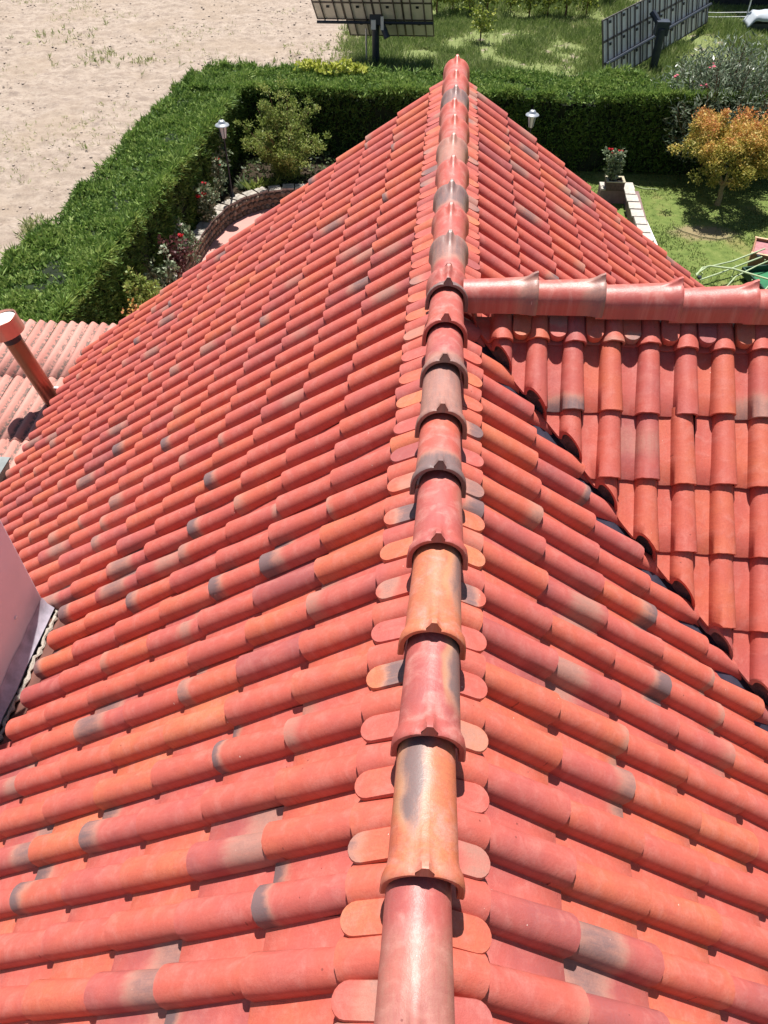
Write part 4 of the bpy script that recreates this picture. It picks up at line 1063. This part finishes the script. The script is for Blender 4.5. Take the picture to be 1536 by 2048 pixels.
# ================================================================ FIELD BEYOND THE HEDGE
M['backsheet'] = simple('panel_backsheet', (.80, .76, .70), .6, 0, .12, 2); M['frame_grey'] = simple('panel_frame', (.13, .11, .11), .5, .4, .2); M['cell'] = simple('solar_cell', (.01, .014, .03), .15, 0, .2, spec=.6)
M['post_blue'] = simple('blue_grey_steel', (.055, .065, .085), .45, .4, .2)
def tracker(name, label, base, O, U, W_, rows, mw, mh, hub, post_r):
    root = tag(empty(name, base), label, 'solar panel', 'solar trackers in the field'); B = Vector(base)
    U = Vector(U).normalized(); W_ = Vector(W_).normalized(); N = U.cross(W_).normalized(); O = Vector(O)
    Mx = Matrix((U, W_, N)).transposed()
    for r_, (c0, c1) in enumerate(rows):
        for c in range(c0, c1):
            p = O + U * ((c + .5) * mw) + W_ * ((r_ + .5) * mh) - B
            pn = MB().box(p, (mw - .03, mh - .03, .012), Mx).build('panel', M['backsheet'], root)
            MB().box(p + N * .012, (mw - .05, mh - .05, .008), Mx).box(p - N * .009, (mw - .05, mh - .05, .0005), Mx).build('cell_sheet', M['cell'], pn) if False else None
            f = MB()
            for q, d in ((-.5, 0), (.5, 0)): f.box(p + U * (q * (mw - .03)) - N * .0, (.035, mh - .01, .05), Mx)
            for q in (-.5, .5): f.box(p + W_ * (q * (mh - .03)) - N * .0, (mw - .07, .035, .05), Mx)
            f.build('frame', M['frame_grey'], pn)
            jb = MB().box(p + W_ * (mh * .28) + N * (.03 * SIDE), (.10, .08, .03), Mx).build('junction_box', M['metal_dark'], pn)
    lo = min(a_ for a_, _ in rows); hi = max(b_ for _, b_ in rows); nr = len(rows)
    for c in range(lo, hi):
        for f in (.28, .72):
            r0 = min(i for i, (a_, b_) in enumerate(rows) if a_ <= c < b_)
            p0 = O + U * ((c + f) * mw) + W_ * (mh * r0) + N * (.05 * SIDE) - B; p1 = O + U * ((c + f) * mw) + W_ * (mh * nr) + N * (.05 * SIDE) - B
            MB().tube([p0, p1], .026, 4).build('rail', M['frame_grey'], root)
    for r_ in range(1, nr, 2):
        a_, b_ = rows[r_]; MB().tube([O + U * (a_ * mw) + W_ * (r_ * mh) + N * (.11 * SIDE) - B, O + U * (b_ * mw) + W_ * (r_ * mh) + N * (.11 * SIDE) - B], .05, 6).build('beam', M['post_blue'], root)
    h = Vector(hub) - B
    MB().tube([(0, 0, -.1), (0, 0, h.z)], post_r, 12).build('post', M['post_blue'], root, True)
    MB().box(h, (.42, .4, .42)).build('hub', M['post_blue'], root)
    pc = O + U * ((lo + hi) / 2 * mw) * 0 - B
    MB().tube([h, h + (N * (-SIDE)) * .35 + W_ * .5], .11, 8).build('arm', M['post_blue'], root)
    return root
SIDE = 1
U1 = Vector((1, .02, 0)); W1 = Vector((-.05, -.72, .69))
tracker('solar_panel', 'tilted solar tracker seen from behind, its pole rising from the weeds at the top centre', (-2.75, 30.5, 0), (-2.72, 31.15, .80), U1, W1, [(-1, 2), (-2, 2), (-2, 2), (-2, 2), (-2, 2)], 1.0, .94, (-2.72, 30.45, 1.55), .13)
MB_ = MB().tube([(-.32, -.15, 0), (-.32, -.15, 1.2)], .03, 6); MB_.build('conduit', M['metal_pale'], bpy.data.objects['solar_panel'])
MB().box((-.05, -.28, 1.35), (.16, .06, .28)).box((.25, -.28, 1.40), (.10, .06, .40)).build('control_box', M['white'], bpy.data.objects['solar_panel'])
MB().tube([(.15, -.05, 1.5), (.42, -.25, .95)], [.09, .11], 8).build('actuator', M['post_blue'], bpy.data.objects['solar_panel'])
U2 = Vector((4.45, 7.0, 0)); W2 = Vector((-.20, .13, 1))
tracker('solar_panel', 'dark solar tracker turned steeply edge on behind the hedge at the upper right', (6.98, 30.6, 0), (4.95, 28.2, .22), U2, W2, [(0, 9), (0, 9), (0, 9)], 1.03, .62, (7.0, 30.75, 1.3), .14)

# vines: two rows of young vines on stakes
def vine_proto():
    root = empty('grape_vine', (0, 0, 0)); m = MB(); m.tube([(0, 0, -.05), (.03, .02, .3), (-.02, 0, .62)], [.03, .025, .02], 6); m.build('trunk', M['bark'], root)
    cs = [(R.gauss(0, .26), R.gauss(0, .2), .75 + R.gauss(0, .22)) for _ in range(22)]
    V, Q, T = cloud_leaves(cs, .2, 16, .12, .10, .05, .9); obj('crown', np_mesh('crown', V, Q, T), root, M['vine_leaf'])
    MB().tube([(.05, .03, 0), (.06, .03, 1.15)], .013, 5).build('stake', M['bark'], root)
    return root
protos = [vine_proto() for _ in range(3)]
ordn = ['first', 'second', 'third', 'fourth', 'fifth', 'sixth', 'seventh', 'eighth', 'ninth', 'tenth']
used = set()
def put_vine(i, x, y, s_, rz, label):
    p = protos[i % 3]
    if i % 3 not in used: used.add(i % 3); o = p
    else:
        o = p.copy(); COL.objects.link(o)
        for c in p.children:
            d = c.copy(); COL.objects.link(d); d.parent = o
    o.location = (x, y, 0); o.rotation_euler = (0, 0, rz); o.scale = (s_, s_, s_); tag(o, label, 'vine', 'grape vines in the weedy field'); return o
k = 0
for i in range(9):
    put_vine(k, -.9 + i * .78 + R.gauss(0, .08), 37.3 + R.gauss(0, .12), R.uniform(.85, 1.2), R.uniform(0, 6), 'leafy grape vine, %s from the left in the near vine row between the solar trackers' % ordn[i]); k += 1
for i in range(9):
    put_vine(k, -.4 + i * .85 + R.gauss(0, .08), 39.3 + R.gauss(0, .12), R.uniform(.9, 1.25), R.uniform(0, 6), 'grape vine, %s from the left in the far vine row at the top edge' % ordn[i]); k += 1
put_vine(k, .98, 33.6, .95, 1.0, 'lone young vine in the weeds between the solar panels, closest to the hedge')

# shed, tarpaulin, wires
sh = tag(empty('shed', (12.0, 40.2, 0)), 'pale grey corrugated metal shed at the upper right corner', 'shed')
V = []; F = []; n = 48
for i in range(n + 1):
    x = -1.55 + 2.75 * i / n; d = .035 * math.sin(i * PI / 2.0)
    V += [(x, -1.0 + d, .35), (x, -1.0 + d, 2.9)]
for i in range(n): F.append((2 * i, 2 * i + 2, 2 * i + 3, 2 * i + 1))
def shed_mat():
    b = NB('corrugated'); P = b.obco(); mp = b.n('ShaderNodeMapping'); b.put(mp.inputs[0], P); mp.inputs['Scale'].default_value = (3.5, 1, .4)
    n_ = b.noise(mp.outputs[0], 2.0, 4); return b.out(b.ramp(n_, [(.3, (.16, .19, .22)), (.5, (.34, .39, .43)), (.7, (.52, .56, .60))]), .5, .3, .3)
MB().add(V, F).build('corrugated_wall', shed_mat(), sh, True)
MB().box((-.18, .4, 1.45), (2.7, 2.6, 2.7)).build('shed_body', M['metal_dark'], sh)
MB().box((1.42, -.6, 1.3), (.16, .2, 2.6)).build('corner_post', M['metal_dark'], sh)
MB().box((-.1, .2, 2.98), (3.2, 3.2, .06)).build('roof', M['metal_pale'], sh)
tp = tag(empty('tarpaulin', (12.1, 36.0, 0)), 'crumpled white tarpaulin over a low stack right of the shed front', 'tarpaulin')
xs = np.linspace(-.75, 1.4, 34); ysn = np.linspace(-.5, .55, 16); X, Y = np.meshgrid(xs, ysn)
Z = .62 * np.clip(1 - (np.abs(Y) / .62) ** 4, 0, 1) * np.clip((X + .85) / .35, .3, 1) + .16 * (fbm(X * 2.2 + 3, Y * 2.2 + 5, 3) - .45) + .05
V = np.stack([X, Y, Z], -1).reshape(-1, 3); i_ = np.arange(X.size).reshape(X.shape); Q = np.stack([i_[:-1, :-1], i_[:-1, 1:], i_[1:, 1:], i_[1:, :-1]], -1).reshape(-1, 4)
me = np_mesh('sheet', V, Q); me.shade_smooth(); so2 = obj('sheet', me, tp, simple('white_tarp', (.46, .50, .54), .35, 0, .06, 3)); so2.modifiers.new('thick', 'SOLIDIFY').thickness = .01
MB().box((.35, .02, .15), (1.9, .8, .3)).build('stack_below', M['post_blue'], tp)
wf = tag(empty('wire_fence', (9.4, 36.4, 0)), 'wire fence with pale strands and thin posts in front of the shed', 'wire fence')
for x in (-.4, 2.1, 4.6): MB().tube([(x, .02 * x, 0), (x, .02 * x, 1.35)], .03, 6).build('post', M['metal_pale'], wf)
for z in (.35, .5, .98, 1.13): MB().tube([(-.4, 0, z), (.9, .02, z - .03), (2.1, .04, z), (3.4, .06, z - .03), (4.6, .09, z)], .014, 5).build('wire', M['metal_pale'], wf)

# ---- loose clods on the bare field, weeds, lawn blades
def octa(P, S_):
    n = len(P); d = np.array([[1, 0, 0], [0, 1, 0], [-1, 0, 0], [0, -1, 0], [0, 0, .55], [0, 0, -.4]]) * 1.0
    V = P[:, None, :] + d[None] * S_[:, None, None] * rng.uniform(.6, 1.2, (n, 6, 1)); f = np.array([[0, 1, 4], [1, 2, 4], [2, 3, 4], [3, 0, 4], [1, 0, 5], [2, 1, 5], [3, 2, 5], [0, 3, 5]])
    return V.reshape(-1, 3), (np.arange(n)[:, None, None] * 6 + f[None]).reshape(-1, 3)
n = 8000; X = rng.uniform(-24, -3.2, n); Y = rng.uniform(10, 43, n); keep = ((X < -8.0) | (Y > 23.8)) & (X + .13 * Y < .9) & (fbm(X * .9, Y * .9, 3) > .40)
X, Y = X[keep], Y[keep]; S_ = .014 + .05 * rng.random(len(X)) ** 3
V, Q = octa(np.stack([X, Y, field_h(X, Y) + S_ * .3], 1), S_); V[:, 2] = V[:, 2]
o = obj('clods', np_mesh('clods', V, Q), None, simple('clod', (.42, .345, .29), .95, var=.25, scale=1.5)); tag(o, 'loose clods of dry earth on the sandy field', 'clods', kind='stuff')

def blades(X, Y, Z, L, W_, tint, k=4, lean=.45):
    parts = []
    for i in range(k):
        n = len(X); P = np.stack([X + rng.normal(scale=.03, size=n), Y + rng.normal(scale=.03, size=n), Z], 1)
        D = np.array([0, 0, 1.0]) + rng.normal(scale=lean, size=(n, 3)); parts.append(leaf_quads(P, D, L * rng.uniform(.6, 1.3, n), W_, np.clip(tint + rng.normal(scale=.12, size=n), 0, 1), .1))
    return stack_parts(parts)
M['weed'] = leaf_mat('weed_green', [(0, (.13, .20, .05)), (.4, (.25, .325, .10)), (.7, (.38, .42, .18)), (1, (.54, .50, .30))], .6, .3)
n = 82000; X = rng.uniform(-4.6, 15, n); Y = rng.uniform(23.8, 43, n); d = fbm(X * .75 + 40, Y * .75, 4); edge = X + .13 * Y + (fbm(X * 2.3, Y * 2.3, 3) - .45) * 2
keep = (edge > .15) & (rng.random(n) < np.clip((d - .33) * 6, .05, 1)); X, Y, d = X[keep], Y[keep], d[keep]
big = (fbm(X * .5 + 7, Y * .5 + 9, 3) - .4); L = .17 + .50 * np.clip(big, 0, .3) * rng.random(len(X)) * 2.2 + .05 * rng.random(len(X))
parts = [blades(X, Y, np.zeros_like(X) - .02, L, .026, np.clip(.35 + rng.normal(scale=.2, size=len(X)) + (d - .45) * -.9, 0, 1), 4, .5)]
n = 5200; X = rng.uniform(-22, -5, n); Y = rng.uniform(12, 42, n); d = fbm(X * .55 + 3, Y * .55 + 90, 3); keep = (d > .53) & ((X < -8.3) | (Y > 24)) & (X + .13 * Y < .4); X, Y = X[keep], Y[keep]
parts.append(blades(X, Y, np.zeros_like(X), .11, .02, np.clip(rng.uniform(.55, 1.05, len(X)), 0, 1), 4, .8))
cl = []
for (cx_, cy_, sx, sy, nn_) in ((-12.6, 30.2, 1.1, .5, 26), (-11.2, 30.0, .5, .4, 10), (-12.9, 31.0, .35, .35, 14), (-15.5, 33.0, 1.2, .6, 24), (-8.45, 22.3, .55, .10, 70), (-8.7, 21.8, .22, .08, 40), (-10.1, 17.4, .12, .25, 30), (-4.4, 29.5, .8, 1.2, 160), (-3.8, 32.5, .35, 1.2, 160)):
    cl.append(np.stack([rng.normal(cx_, sx, nn_), rng.normal(cy_, sy, nn_)], 1))
cl = np.concatenate(cl); parts.append(blades(cl[:, 0], cl[:, 1], np.zeros(len(cl)), .2, .03, rng.uniform(.3, .9, len(cl)), 6, .5))
V, Q, T = stack_parts(parts); o = obj('weeds', np_mesh('weeds', V, Q, T), None, M['weed']); tag(o, 'patchy green and straw coloured weeds beyond the hedge', 'weeds', kind='stuff')
M['grass'] = leaf_mat('grass_blade', [(0, (.075, .12, .026)), (.45, (.145, .195, .05)), (.75, (.215, .25, .08)), (1, (.34, .31, .16))], .6, .3)
n = 30000; X = rng.uniform(1.2, 11, n); Y = rng.uniform(12.5, 22, n); d = fbm(X * 1.1 + 2, Y * 1.1 + 8, 3); dry = np.hypot(X - 6.25, (Y - 18.35) * 1.9)
keep = (rng.random(n) < np.clip(.35 + (d - .4) * 3, .1, 1)) & (rng.random(n) < np.clip(dry - .2, .05, 1)) & ~((abs(X - 4.5) < .42) & (Y < 20.4)); X, Y, d = X[keep], Y[keep], d[keep]
V, Q, T = blades(X, Y, np.zeros_like(X), .055, .014, np.clip(.4 + rng.normal(scale=.22, size=len(X)) + (.45 - d), 0, 1), 4, .6)
o = obj('grass', np_mesh('grass', V, Q, T), None, M['grass']); tag(o, 'short grass blades of the lawn', 'grass', kind='stuff')
